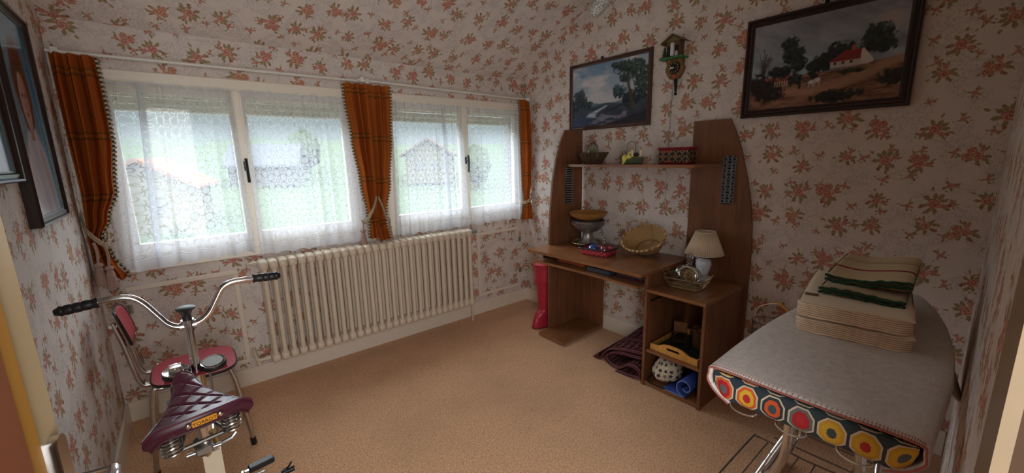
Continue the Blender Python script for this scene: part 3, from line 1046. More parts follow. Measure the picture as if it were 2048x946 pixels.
curtain('narrow orange plaid curtain tied back in the corner beside the right wall',
        [(1.965, -0.130, -0.022, -0.09, 0.014), (1.85, -0.128, -0.015, -0.10, 0.02), (1.5, -0.118, -0.01, -0.105, 0.022), (1.2, -0.112, -0.012, -0.10, 0.018),
         (1.06, -0.095, -0.028, -0.095, 0.010), (0.98, -0.11, -0.012, -0.10, 0.016), (0.855, -0.128, -0.004, -0.10, 0.022)],
        2, (0.0,), [(-0.01, -0.10, 1.10), (-0.04, -0.135, 1.07), (-0.085, -0.13, 1.035), (-0.11, -0.09, 1.03), (-0.112, -0.02, 1.04)],
        [], 0.3)

# ------------------------------------------------------------------ lace curtains
def lace(label, top, bot, folds, amp, seed, sag=0.0):
    (xa, xb, zt), (xc, xd, zb) = top, bot
    t = thing('lace_curtain', label, 'curtain', (xa, -0.045, zt), 'white lace curtains')
    rnd = random.Random(seed)
    ph = [rnd.uniform(0, 6.28) for _ in range(4)]
    def f(u, w):
        x0 = xa + (xc - xa) * w; x1 = xb + (xd - xb) * w
        gather = 0.5 + 0.5 * math.sin(2 * math.pi * (1.3 * u) + ph[3])
        a = amp * (0.25 + 0.75 * gather ** 2) * (0.65 + 0.35 * w)
        s = math.sin(2 * math.pi * folds * u + ph[0] + 0.8 * math.sin(2 * w + 3 * u)) + 0.5 * math.sin(2 * math.pi * folds * 2.17 * u + ph[1])
        pl_ = 0.034 * gather ** 3 * (0.5 + 0.5 * math.sin(2.1 * math.pi * u * 2 + ph[1]))
        x = x0 + (x1 - x0) * u + (0.35 * a + pl_ * min(1, 8 * u, 8 * (1 - u))) * math.cos(2 * math.pi * folds * u + ph[0] + 0.25 * w)
        z = zt + (zb - zt) * w + (0.005 * math.sin(60 * u + ph[1]) * math.sin(23 * u) if w == 0 else 0) + w * (0.008 * math.sin(2 * math.pi * folds * u + ph[2]) + sag * (u - 0.5))
        return (x, -0.060 - 0.018 * w + max(-0.035, min(0.035, a * s)), z)
    H = zt - zb
    mb = MB().grid(f, 140, 24, uvf=lambda u, w: (u * (xd - xc) * 1.25, (1 - w) * H))
    mb.build('net_fabric', LACE, t, ang=80)
    MB().tube([(xa - 0.005, -0.024, zt - 0.012), (xb + 0.005, -0.024, zt - 0.012)], 0.003, 8).build('curtain_wire', WHITEPL, t)
lace('white lace curtain on the leftmost casement beside the wide orange curtain', (-2.885, -2.330, 1.872), (-2.955, -2.325, 0.895), 6, 0.022, 5, 0.02)
lace('white lace curtain on the second casement, just left of the centre orange curtains', (-2.283, -1.615, 1.870), (-2.295, -1.60, 0.872), 7, 0.018, 11, -0.01)
lace('white lace curtain on the third casement, just right of the centre orange curtains', (-1.365, -0.740, 1.870), (-1.405, -0.712, 0.868), 8, 0.016, 17, -0.01)
lace('white lace curtain on the rightmost casement beside the corner', (-0.692, -0.052, 1.868), (-0.705, -0.050, 0.872), 6, 0.015, 23, 0.0)

# ------------------------------------------------------------------ radiator
NS = 29; RX0, RX1 = -2.332, -0.750; pitch = (RX1 - RX0) / NS
rad = thing('radiator', 'long cream cast iron column radiator under the windows', 'radiator', (RX0, -0.11, 0.0))
def section():
    cx = RX0 + pitch / 2
    m = MB()
    zt, zb = 0.815, 0.205
    for yc in (-0.152, -0.078):
        prof = [(cx + 0.0, 0)]
        def col(u, w, yc=yc):
            a = 2 * math.pi * u
            z = zb + (zt - zb) * w
            rr = 1.0 + 0.15 * (abs(2 * w - 1) ** 8)
            return (cx + 0.0155 * rr * math.cos(a), yc + 0.019 * rr * math.sin(a), z)
        m.grid(col, 12, 20, cu=True)
    # flattened head joining the columns, top and bottom
    for zc, hh in ((0.818, 0.034), (0.202, 0.034)):
        def head(u, w, zc=zc, hh=hh):
            a, p = 2 * math.pi * u, math.pi * (w - 0.5)
            def se(t, e): return math.copysign(abs(t) ** e, t)
            return (cx + 0.0275 * se(math.sin(p), .55), -0.115 + 0.064 * se(math.cos(p), .55) * se(math.cos(a), .6), zc + hh * se(math.cos(p), .55) * se(math.sin(a), .7))
        m.grid(head, 20, 12, cu=True)
    return m
s0 = section().build('section', RADWHITE, rad, ang=60)
for k in range(1, NS):
    c = s0.copy(); COL.objects.link(c); c.parent = rad
    c.location = (s0.location.x + pitch * k, s0.location.y, s0.location.z)
MB().tube([(RX0 - 0.002, -0.115, 0.835), (RX0 - 0.03, -0.115, 0.835)], 0.012, 8).tube([(RX0 - 0.03, -0.115, 0.835), (RX0 - 0.045, -0.115, 0.835)], 0.006, 8).build('bleed_plug', RADWHITE, rad)
MB().tube([(RX0 - 0.0, -0.115, 0.2), (RX0 - 0.03, -0.115, 0.2)], 0.016, 10).tube(catmull([(RX0 - 0.03, -0.115, 0.2), (RX0 - 0.06, -0.115, 0.2), (RX0 - 0.075, -0.10, 0.21), (RX0 - 0.078, -0.05, 0.235), (RX0 - 0.078, -0.006, 0.245)]), 0.012, 10).tube([(RX0 - 0.065, -0.11, 0.165), (RX0 - 0.068, -0.11, 0.2)], 0.013, 10).build('return_pipe', RADWHITE, rad)
vm = MB().tube([(RX1, -0.115, 0.82), (RX1 + 0.02, -0.115, 0.82)], 0.012, 10).build('valve_body', STEEL, rad)
MB().tube([(RX1 + 0.02, -0.115, 0.82), (RX1 + 0.028, -0.115, 0.82), (RX1 + 0.032, -0.115, 0.82), (RX1 + 0.07, -0.115, 0.818)], 0.02, 16, radii=[.012, .013, .021, .019]).build('valve_knob', plain('grey_knob', '8d8a84', 0.5), rad)
MB().tube([(RX1 + 0.012, -0.10, 0.82), (RX1 + 0.012, -0.10, 0.30), (RX1 + 0.012, -0.10, 0.0)], 0.008, 8).build('feed_pipe', RADWHITE, rad)
for xx in (RX0 + 0.14, -1.47, -0.86):
    MB().tube(catmull([(xx, -0.012, 0.79), (xx, -0.06, 0.785), (xx, -0.115, 0.775), (xx, -0.16, 0.79)]), 0.009, 8).build('wall_hook', RADWHITE, rad)
# ------------------------------------------------------------------ desk
desk = thing('computer_desk', 'cherry wood computer desk with raised shelf and keyboard tray against the papered wall', 'desk', (-0.3, -1.4, 0))
yl = -0.745                                      # left side panel plane
prof_l = [(-0.403, 0.034), (-0.404, 0.30), (-0.402, 0.58), (-0.396, 0.80), (-0.386, 1.00), (-0.372, 1.15), (-0.352, 1.29), (-0.318, 1.43), (-0.270, 1.545), (-0.213, 1.652), (-0.012, 1.652), (-0.012, 0.034)]
MB().prism(prof_l, 'y', yl, yl + 0.018).build('side_panel', WOOD, desk, flat=True)
yr0 = -1.695
prof_r = [(yr0, 1.650), (yr0 - 0.222, 1.650), (yr0 - 0.258, 1.575), (yr0 - 0.300, 1.46), (yr0 - 0.346, 1.29), (yr0 - 0.375, 1.15), (yr0 - 0.392, 1.02), (yr0 - 0.402, 0.85), (yr0 - 0.402, 0.0), (yr0, 0.0)]
MB().prism(prof_r, 'x', -0.034, -0.016).build('back_panel', WOOD, desk, flat=True)
def rack(cx, cy, z0, z1, along):
    r = desk
    m = MB(); m0 = MB()
    n = 16
    if along == 'y':      # mounted on the right panel, faces -x
        m0.rbox(-0.040, -0.034, cy - 0.036, cy + 0.036, z0, z1, .001)
        for k in range(n):
            zz = z0 + (z1 - z0) * (k + 0.5) / n
            m.rbox(-0.054, -0.038, cy - 0.036, cy + 0.036, zz - 0.0028, zz + 0.0028, .001)
            for j in (-1, 1):
                yy2 = cy + j * (0.017 if k % 2 else 0.012)
                m.rbox(-0.050, -0.038, yy2 - 0.006, yy2 + 0.006, zz + 0.0035, zz + (z1 - z0) / n - 0.0035, .001)
        m.rbox(-0.050, -0.036, cy - 0.038, cy - 0.034, z0, z1, .001).rbox(-0.050, -0.036, cy + 0.034, cy + 0.038, z0, z1, .001)
    else:
        m0.rbox(cx - 0.033, cx + 0.033, yl - 0.006, yl, z0, z1, .001)
        for k in range(n):
            zz = z0 + (z1 - z0) * (k + 0.5) / n
            m.rbox(cx - 0.033, cx + 0.033, yl - 0.020, yl - 0.004, zz - 0.0035, zz + 0.0035, .001)
    o = m0.build('disc_rack', BLACKGL, desk)
    m.build('rack_slats', plain('rack_grey_plastic', '6f747a', 0.2, spec=.9), o)
rack(-0.182, 0, 1.062, 1.362, 'x')
rack(0, -1.938, 1.137, 1.428, 'y')
sh = [(-0.012, yl), (-0.228, yl), (-0.30, -0.86), (-0.345, -1.05), (-0.368, -1.4), (-0.374, -1.85), (-0.370, -1.882), (-0.034, -1.905), (-0.012, -1.69)]
MB().prism([(p[0], p[1]) for p in sh], 'z', 1.368, 1.386).build('upper_shelf', WOOD_H, desk, flat=True)
top = [(-0.014, -0.69), (-0.40, -0.71), (-0.622, -0.728), (-0.634, -0.745), (-0.618, -0.90), (-0.606, -1.1), (-0.603, -1.3), (-0.604, -1.5), (-0.606, -1.70), (-0.606, -1.722), (-0.034, -1.722), (-0.014, -1.70)]
# the top is notched round the side panel: two pieces in one board outline
MB().prism([(p[0], p[1]) for p in top], 'z', 0.728, 0.748).build('desktop', WOOD_H, desk, flat=True)
kt = [(-0.16, -0.765), (-0.585, -0.765), (-0.590, -0.785), (-0.580, -1.0), (-0.574, -1.4), (-0.588, -1.675), (-0.588, -1.69), (-0.16, -1.69)]
MB().prism(kt, 'z', 0.648, 0.664).build('keyboard_tray', WOOD_H, desk, flat=True)
MB().box(-0.50, -0.20, -0.777, -0.767, 0.664, 0.70).build('tray_runner', STEEL, desk)
MB().box(-0.50, -0.20, -1.688, -1.678, 0.664, 0.70).build('tray_runner', STEEL, desk)
MB().rbox(-0.034, -0.018, -1.00, -0.744, 0.034, 0.724, .001).build('rear_panel', WOOD, desk, flat=True)
MB().rbox(-0.52, -0.018, -1.00, -0.74, 0.012, 0.034, .001).build('base_plate', WOOD_H, desk, flat=True)
# right pedestal
MB().rbox(-0.525, -0.036, -1.717, -1.699, 0.0, 0.724, .001).build('side_panel', WOOD, desk, flat=True)
MB().rbox(-0.525, -0.036, -2.078, -2.060, 0.0, 0.628, .001).build('side_panel', WOOD, desk, flat=True)
MB().rbox(-0.540, -0.036, -2.080, -1.717, 0.628, 0.648, .001).build('pedestal_top', WOOD_H, desk, flat=True)
MB().rbox(-0.520, -0.036, -2.060, -1.717, 0.012, 0.030, .001).build('pedestal_base', WOOD_H, desk, flat=True)
MB().rbox(-0.520, -0.10, -2.054, -1.723, 0.232, 0.250, .001).build('pull_out_shelf', WOOD_H, desk, flat=True)
for bx_ in ((-0.50, -0.10, -1.723, -1.717, 0.232, 0.246), (-0.52, -0.10, -2.060, -2.054, 0.232, 0.246), (-0.50, -0.14, -1.724, -1.717, 0.555, 0.567)):
    MB().box(*bx_).build('drawer_runner', STEEL, desk)

# ------------------------------------------------------------------ things on the shelf (top z 1.386)
ZS = 1.387
t = thing('slatted_basket', 'dark slatted wooden basket at the left end of the upper shelf', 'basket', (-0.19, -1.0, ZS))
bx, by = -0.19, -1.0
SM = T(bx, by, ZS) @ RZ(-38)
def slat_wall(a, b, c, d, n):   # bottom a-b, top c-d
    m = MB(SM)
    a, b, c, d = map(Vector, (a, b, c, d))
    for k in range(n):
        u0, u1 = (k + 0.12) / n, (k + 0.88) / n
        p = [a.lerp(b, u0), a.lerp(b, u1), c.lerp(d, u1), c.lerp(d, u0)]
        nn = (p[1] - p[0]).cross(p[3] - p[0]).normalized() * 0.003
        vs = p + [q_ + nn for q_ in p]
        m._add(vs, [(0, 1, 2, 3), (7, 6, 5, 4), (0, 4, 5, 1), (1, 5, 6, 2), (2, 6, 7, 3), (3, 7, 4, 0)])
    return m
w0, w1, hh = 0.056, 0.098, 0.085
cb = [(-w0, -w0, 0), (w0, -w0, 0), (w0, w0, 0), (-w0, w0, 0)]
ct = [(-w1, -w1, hh), (w1, -w1, hh), (w1, w1, hh), (-w1, w1, hh)]
BASKETBROWN = plain('basket_brown_wood', '4a3322', 0.6, var=0.25)
for k in range(4):
    a, b = cb[k], cb[(k + 1) % 4]; c, d = ct[k], ct[(k + 1) % 4]
    m = slat_wall(a, b, c, d, 7)
    a, b, c, d = map(Vector, (a, b, c, d))
    for w in (0.06, 0.55, 0.9):
        m.tube([a.lerp(c, w), b.lerp(d, w)], 0.0035, 6)
    m.build('slatted_side', BASKETBROWN, t)
MB(SM).box(-w0, w0, -w0, w0, 0.0, 0.004).build('base', BASKETBROWN, t)
t = thing('glass_cloche', 'clear glass dome with a small green plant, standing in the slatted basket', 'glass dome', (-0.19, -1.0, ZS + 0.005))
MB().lathe([(0.045, 0.005), (0.047, 0.05), (0.044, 0.10), (0.036, 0.14), (0.020, 0.158), (0.0, 0.162)], (-0.19, -1.0, ZS), 32).build('glass_dome', GLASSWARE, t)
m = MB()
for k in range(14):
    a = k * 2.4; r = 0.008 + 0.0016 * k
    m.tube([(-0.19, -1.0, ZS + 0.02), (-0.19 + r * math.cos(a), -1.0 + r * math.sin(a), ZS + 0.09 + 0.03 * math.sin(k))], 0.004, 5, radii=[.002, .006])
m.build('plant', GREENLEAF, t)
MB().lathe([(0.0, 0.004), (0.03, 0.004), (0.034, 0.03), (0.0, 0.04)], (-0.19, -1.0, ZS), 20).build('pot', plain('pot_brown', '6a3c2a', .7), t)

t = thing('candle_ornament', 'small green basket ornament with two candles and yellow bow on the upper shelf', 'ornament', (-0.25, -1.39, ZS))
GM = T(-0.25, -1.39, ZS) @ RZ(-60)
MB(GM).rbox(-0.055, 0.07, -0.035, 0.035, 0.0, 0.045, .006).build('basket_body', plain('moss_green', '41502f', .7, var=.4), t)
MB(GM).rbox(-0.058, 0.073, -0.038, 0.038, 0.042, 0.049, .003).build('basket_rim', plain('rim_tan', '8a6a4a', .7), t)
MB(GM).tube([(-0.028 + 0.030 * -math.cos(math.pi * k / 14) + 0.02, 0, 0.045 + 0.105 * max(0, math.sin(math.pi * k / 14)) ** 0.5) for k in range(15)], 0.0025, 6).build('hoop_handle', GREENP, t)
for cx_, hh_ in ((-0.002, 0.045), (0.052, 0.045)):
    c = MB(GM).tube([(cx_, 0, 0.048), (cx_, 0, 0.048 + hh_)], 0.009, 12).build('candle', WAX, t)
    MB(GM).tube([(cx_, 0, 0.048 + hh_), (cx_, 0, 0.058 + hh_), (cx_, 0, 0.072 + hh_)], 0.005, 8, radii=[.004, .006, .001]).build('flame', GOLDLEAF, c)
MB(GM).sphere((0.024, 0, 0.062), 0.018, (1, .9, .8), 12, 8).build('dark_berry', plain('berry', '2c1c22', .5), t)
m = MB(GM)
m.sphere((-0.052, -0.044, 0.036), 0.017, (0.8, .5, 1.5), 12, 8).sphere((-0.022, -0.046, 0.048), 0.015, (1.3, .5, .9), 12, 8).tube(catmull([(-0.036, -0.044, 0.04), (-0.048, -0.048, 0.02), (-0.06, -0.045, 0.0)]), .008, 6).tube(catmull([(-0.036, -0.044, 0.045), (-0.02, -0.048, 0.068), (-0.008, -0.045, 0.08)]), .007, 6)
m.build('bow', YELLOWB, t)
m = MB(GM)
for k in range(5): m.sphere((-0.055 + 0.008 * math.cos(k * 2), -0.02 + .02 * math.sin(k), 0.056 + 0.01 * math.sin(k * 3)), 0.006, nu=8, nv=5)
m.build('blossom', plain('pink_blossom', 'c9a8a0', .7), t, kind='stuff')

t = thing('woven_box', 'rectangular red and black woven basket at the right end of the upper shelf', 'basket', (-0.25, -1.71, ZS))
def perim(lx, ly, e, n):
    pts = [Vector((*rr(2 * math.pi * k / 720, lx, ly, e), 0)) for k in range(721)]
    ds = [0.0]
    for i in range(720): ds.append(ds[-1] + (pts[i + 1] - pts[i]).length)
    out = []; j = 0
    for k in range(n):
        t_ = ds[-1] * k / n
        while ds[j + 1] < t_: j += 1
        f_ = (t_ - ds[j]) / max(1e-9, ds[j + 1] - ds[j])
        out.append(pts[j].lerp(pts[j + 1], f_))
    return out
def rr(a, lx, ly, e=0.25):
    c_, s_ = math.cos(a), math.sin(a)
    return (lx * math.copysign(abs(c_) ** e, c_), ly * math.copysign(abs(s_) ** e, s_))
WBP = perim(0.055, 0.10, 0.25, 60)
def wb(u, w):
    p = WBP[int(round(u * 60)) % 60]; return (-0.215 + p[0], -1.69 + p[1], ZS + 0.092 * w)
MB().grid(wb, 60, 6, cu=True, uvf=lambda u, w: (u * 1.0, w)).build('woven_side', MOSAIC, t, solid=0.004)
MB().box(-0.265, -0.165, -1.785, -1.595, ZS, ZS + 0.004).build('base', DARKFAB, t)
m = MB()
for k in range(60):
    p = WBP[k] * 1.02
    m.sphere((-0.215 + p[0], -1.69 + p[1], ZS + 0.094 + 0.002 * (k % 2)), 0.0085, (1, 1, .8), 8, 5)
m.build('braided_rim', plain('crimson_yarn', '7a1428', .8), t)

# ------------------------------------------------------------------ things on the desktop (top z 0.748)
ZD = 0.749
cc = (-0.165, -0.945)
t = thing('scalloped_plate', 'gold rimmed scalloped glass plate under the pewter compote on the desk', 'plate', (cc[0], cc[1], ZD))
sc = lambda t_, i: 1 + (0.05 * abs(math.sin(10 * t_)) if i > 3 else 0)
MB().lathe([(0.0, 0.0), (0.08, 0.0), (0.085, 0.003), (0.11, 0.012), (0.130, 0.022), (0.127, 0.025), (0.10, 0.013), (0.08, 0.006), (0.0, 0.004)], (cc[0], cc[1], ZD), 80, fr=lambda t_, i: 1 + (0.04 * abs(math.sin(14 * t_)) if 2 < i < 7 else 0)).build('plate', GLASSWARE, t)
MB().lathe([(0.112, 0.0135), (0.131, 0.0225), (0.130, 0.0262), (0.110, 0.0185), (0.112, 0.0135)], (cc[0], cc[1], ZD), 80, fr=lambda t_, i: 1 + 0.04 * abs(math.sin(14 * t_))).build('gilt_edge', GOLD, t)
t = thing('footed_bowl', 'pewter footed compote bowl standing on the gold rimmed plate', 'bowl', (cc[0], cc[1], ZD + 0.005))
MB().lathe([(0.0, 0.006), (0.085, 0.006), (0.088, 0.012), (0.07, 0.022), (0.045, 0.05), (0.038, 0.085), (0.042, 0.10), (0.075, 0.112), (0.105, 0.130), (0.122, 0.155), (0.128, 0.182), (0.132, 0.195), (0.127, 0.196), (0.118, 0.16), (0.08, 0.12), (0.0, 0.11)], (cc[0], cc[1], ZD + 0.003), 56).build('bowl', PEWTER, t)
m = MB()
for k in range(90):
    a = 2 * math.pi * k / 90
    m.tube([(cc[0] + 0.125 * math.cos(a), cc[1] + 0.125 * math.sin(a), ZD + 0.163), (cc[0] + 0.131 * math.cos(a), cc[1] + 0.131 * math.sin(a), ZD + 0.182)], 0.0022, 5)
m.build('beaded_band', PEWTER, t, kind='stuff')
t = thing('wooden_dish', 'shallow turned wooden dish resting on top of the pewter bowl', 'dish', (cc[0], cc[1], ZD + 0.2))
MB().lathe([(0.0, 0.0), (0.075, 0.0), (0.10, 0.010), (0.135, 0.032), (0.155, 0.058), (0.150, 0.060), (0.13, 0.040), (0.10, 0.020), (0.0, 0.012)], (cc[0], cc[1], ZD + 0.202), 56).build('dish', DISHWOOD, t)
MB().lathe([(0.0, 0.0), (0.045, 0.0), (0.05, 0.012), (0.03, 0.022), (0.0, 0.024)], (cc[0], cc[1], ZD + 0.214), 24, fr=lambda t_, i: 1 + .15 * math.sin(5 * t_)).build('dried_contents', DARKFAB, t, kind='stuff')

# red tray
tx, ty = -0.365, -1.21
TM = T(tx, ty, ZD) @ RZ(-81)
t = thing('chip_tray', 'shallow red woven wooden tray with black rim on the desktop', 'tray', (tx, ty, ZD))
TRP = perim(0.102, 0.078, 0.16, 80)
def tr_(u, w):
    p = TRP[int(round(u * 80)) % 80] * (1 + 0.11 * w); return (p[0], p[1], 0.004 + 0.042 * w)
MB(TM).grid(tr_, 80, 4, cu=True, uvf=lambda u, w: (w * 0.35, u * 9)).build('woven_side', REDWICKER, t, solid=0.004)
MB(TM).box(-0.10, 0.10, -0.075, 0.075, 0.0, 0.004).build('base', REDWICKER, t)
m = MB(TM)
pts = [(rr(2 * math.pi * k / 64, 0.114, 0.090, .16)) for k in range(64)]
m.tube([(p[0], p[1], 0.047) for p in pts], 0.0065, 6, closed=True)
m.build('rim', plain('black_rim', '241618', .5), t)
t = thing('paperweight', 'blue glass dome paperweight in the red tray', 'paperweight', (tx, ty, ZD + 0.005))
MB(TM).sphere((-0.035, -0.005, 0.036), 0.040, (1, 1, 0.85), 28, 16).build('glass_ball', plain('cobalt_glass', '2c4688', 0.08, var=.5, scale=25, coat=1.0), t)
t = thing('glass_bell', 'small clear glass hand bell with white numerals in the red tray', 'bell', (tx, ty - 0.05, ZD + 0.005))
MB(TM).lathe([(0.036, 0.0), (0.033, 0.02), (0.028, 0.045), (0.018, 0.062), (0.006, 0.070), (0.0045, 0.085), (0.009, 0.098), (0.010, 0.108), (0.005, 0.118), (0.0, 0.121)], (0.047, 0.0, 0.006), 32).build('bell', GLASSWARE, t)
MB(TM).lathe([(0.008, 0.068), (0.0055, 0.074), (0.0055, 0.088), (0.010, 0.099), (0.011, 0.107), (0.006, 0.118), (0.0, 0.122)], (0.047, 0.0, 0.007), 10).build('handle', GLASSWARE, t)
for k, (ch, aa) in enumerate((('2', 203), ('0', 245))):
    R_ = 0.0345
    A_ = math.radians(aa - 0)
    wx_, wy_ = math.cos(A_), math.sin(A_)
    bc = TM @ Vector((0.047, 0.0, 0.024))
    Mx = T(bc.x + R_ * wx_, bc.y + R_ * wy_, bc.z) @ RZ(aa + 90) @ RX(90)
    text_mesh('white_numeral', ch, 0.034, Mx, PAPERWHITE, t)

# oval wicker basket, tipped up at the wall side
t = thing('wicker_basket', 'pale oval wicker basket with handle leaning towards the table lamp', 'basket', (-0.15, -1.45, ZD))
OM = T(-0.150, -1.455, ZD + 0.088) @ RY(-40) @ RX(-6)
def ob(u, w):
    a = 2 * math.pi * u
    k = 0.60 + 0.40 * (w ** 0.8)
    return (0.120 * k * math.cos(a), 0.165 * k * math.sin(a), -0.05 + 0.095 * w)
MB(OM).grid(ob, 72, 14, cu=True, uvf=lambda u, w: (w * 0.32, u * 3.0)).build('woven_side', WICKER, t, solid=0.005)
MB(OM).grid(lambda u, w: (0.120 * .6 * w * math.cos(2 * math.pi * u), 0.165 * .6 * w * math.sin(2 * math.pi * u), -0.05), 40, 5, cu=True, uvf=lambda u, w: (w * .4, u * 3)).build('woven_base', WICKER, t, solid=0.004)
m = MB(OM)
for s in range(3):
    pts = []
    for k in range(220):
        a = 2 * math.pi * k / 220
        ph = 16 * a + s * 2.09
        r_ = 1 + 0.035 * math.cos(ph)
        pts.append((0.124 * r_ * math.cos(a), 0.169 * r_ * math.sin(a), 0.047 + 0.006 * math.sin(ph)))
    m.tube(pts, 0.0042, 6, closed=True)
m.build('braided_rim', WICKER_RIM, t)
hd = MB(OM)
hd.tube(catmull([(0.065, 0.140, 0.045), (0.085, 0.150, 0.085), (0.105, 0.115, 0.105), (0.122, 0.075, 0.085), (0.125, 0.050, 0.045)]), 0.0048, 8)
hd.build('handle', WICKER_RIM, t)

# things on the keyboard tray
ZK = 0.665
t = thing('orange_cloth', 'crumpled orange cloth pushed under the desktop on the keyboard tray', 'cloth', (-0.45, -1.03, ZK))
def oc(u, w):
    x = -0.49 + 0.22 * u; y = -0.90 - 0.30 * w
    e_ = min(1, 8 * u, 8 * (1 - u)) * min(1, 6 * w, 6 * (1 - w))
    return (x, y, ZK + 0.002 + 0.042 * e_ * (0.75 + 0.25 * math.sin(9 * w + 5 * u)))
MB().grid(oc, 24, 40).build('folded_cloth', ORANGEF, t, ang=80)
t = thing('letter_tray', 'dark clear file tray lying on the keyboard tray beside the orange cloth', 'tray', (-0.45, -1.33, ZK))
m = MB().rbox(-0.53, -0.28, -1.44, -1.24, ZK, ZK + 0.004, .001).rbox(-0.53, -0.526, -1.44, -1.24, ZK, ZK + 0.03, .001).rbox(-0.53, -0.28, -1.44, -1.436, ZK, ZK + 0.042, .001).rbox(-0.53, -0.28, -1.244, -1.24, ZK, ZK + 0.042, .001)
m.build('file_tray', plain('smoked_plastic', '3a3d42', .2), t)
t = thing('folder', 'dark red folder on the keyboard tray at its right end', 'folder', (-0.4, -1.56, ZK))
MB().rbox(-0.50, -0.20, -1.665, -1.46, ZK, ZK + 0.012, .002).build('cover', plain('wine_card', '3a1420', .5), t)
MB().rbox(-0.495, -0.205, -1.66, -1.465, ZK + 0.012, ZK + 0.02, .002).build('pages', plain('dark_pages', '5a4a48', .8), t)

# ------------------------------------------------------------------ things on the low pedestal top (z 0.648)
ZP = 0.649
lx, ly = -0.135, -1.865
t = thing('table_lamp', 'white ceramic table lamp with pleated cream shade on the low desk top', 'lamp', (lx, ly, ZP))
MB().lathe([(0.0, 0.0), (0.038, 0.0), (0.040, 0.006), (0.034, 0.016), (0.028, 0.022), (0.030, 0.040), (0.040, 0.075), (0.047, 0.105), (0.045, 0.128), (0.034, 0.146), (0.028, 0.150), (0.034, 0.156), (0.036, 0.166), (0.030, 0.176), (0.012, 0.182), (0.011, 0.20), (0.0, 0.20)], (lx, ly, ZP), 40).build('ceramic_base', CERAMIC, t)
MB().lathe([(0.0352, 0.149), (0.036, 0.152), (0.0345, 0.155)], (lx, ly, ZP), 32).build('gilt_line', BRASS, t)
MB().lathe([(0.112, 0.178), (0.058, 0.318)], (lx, ly, ZP), 288, fr=lambda t_, i: 1 + 0.03 * math.sin(48 * t_)).build('lamp_shade', plain('pleated_shade_cloth', 'c9b59a', .85, var=.04), t, ang=60, solid=0.0012)
m = MB()
for r_, z_ in ((0.1125, 0.179), (0.0585, 0.317)):
    m.tube([(lx + r_ * math.cos(2 * math.pi * k / 60), ly + r_ * math.sin(2 * math.pi * k / 60), ZP + z_) for k in range(60)], 0.0022, 5, closed=True)
for k in range(3):
    a = 2.09 * k
    m.tube([(lx, ly, ZP + 0.30), (lx + .057 * math.cos(a), ly + .057 * math.sin(a), ZP + .315)], .0015, 5)
m.tube([(lx, ly, ZP + .20), (lx, ly, ZP + .30)], .004, 6)
m.build('shade_ring', WHITEPL, t)
m = MB()
pts = []
for k in range(60):
    a = 0.16 * k * 2; z_ = 0.145 - 0.0006 * k
    r_ = 0.042 + 0.004 * math.sin(k * .3)
    pts.append((lx + r_ * math.cos(a), ly + r_ * math.sin(a), ZP + z_ - 0.012 * math.cos(a)))
pts = pts[:44] + [(lx - .052, ly - .01, ZP + .09), (lx - .055, ly - .03, ZP + .05), (lx - .06, ly - 0.035, ZP + .02), (lx - .07, ly - 0.02, ZP + 0.006)]
m.tube(catmull(pts, 3), 0.0028, 6).build('cord', CERAMIC, t)
MB().rbox(lx - 0.085, lx - 0.045, ly + 0.0, ly + 0.045, ZP + 0.030, ZP + 0.062, .005, ).tube([(lx - .065, ly + .02, ZP), (lx - .065, ly + .02, ZP + .035)], .006, 8).build('plug', WHITEPL, t)

bxc, byc = -0.330, -1.862
t = thing('wire_basket', 'brass wire basket with handles in front of the table lamp', 'basket', (bxc, byc, ZP))
BM = T(bxc, byc, ZP) @ RZ(-83)
m = MB(BM)
def ring(lx_, ly_, z_, n=64): return [(*rr(2 * math.pi * k / n, lx_, ly_, .35), z_) for k in range(n)]
m.tube(ring(0.125, 0.088, 0.062), 0.0028, 6, closed=True).tube(ring(0.092, 0.062, 0.004), 0.0030, 6, closed=True)
m.tube(ring(0.107, 0.075, 0.032), 0.0016, 5, closed=True)
for k in range(32):
    a = 2 * math.pi * k / 32
    p, q_ = rr(a, 0.092, 0.062, .35), rr(a + .1, 0.125, 0.088, .35)
    m.tube([(p[0], p[1], 0.004), ((p[0] + q_[0]) / 2 + .004 * math.sin(k), (p[1] + q_[1]) / 2, 0.034), (q_[0], q_[1], 0.062)], 0.0013, 5)
for k in range(11):
    x_ = -0.085 + 0.017 * k
    m.tube([(x_, -0.058, 0.003), (x_, 0.058, 0.003)], 0.0015, 5)
for k in range(7):
    y_ = -0.051 + 0.017 * k
    m.tube([(-0.088, y_, 0.005), (0.088, y_, 0.005)], 0.0015, 5)
m.build('wire_body', plain('aged_brass_wire', (.45, .36, .22, 1), .35, .9), t)
for s in (-1, 1):
    m = MB(BM)
    m.tube(catmull([(s * 0.120, -0.03, 0.062), (s * 0.137, -0.035, 0.085), (s * 0.146, 0.0, 0.10), (s * 0.137, 0.035, 0.085), (s * 0.120, 0.03, 0.062)]), 0.0028, 6)
    m.build('handle', plain('aged_brass_handle', (.5, .4, .25, 1), .35, .9), t)
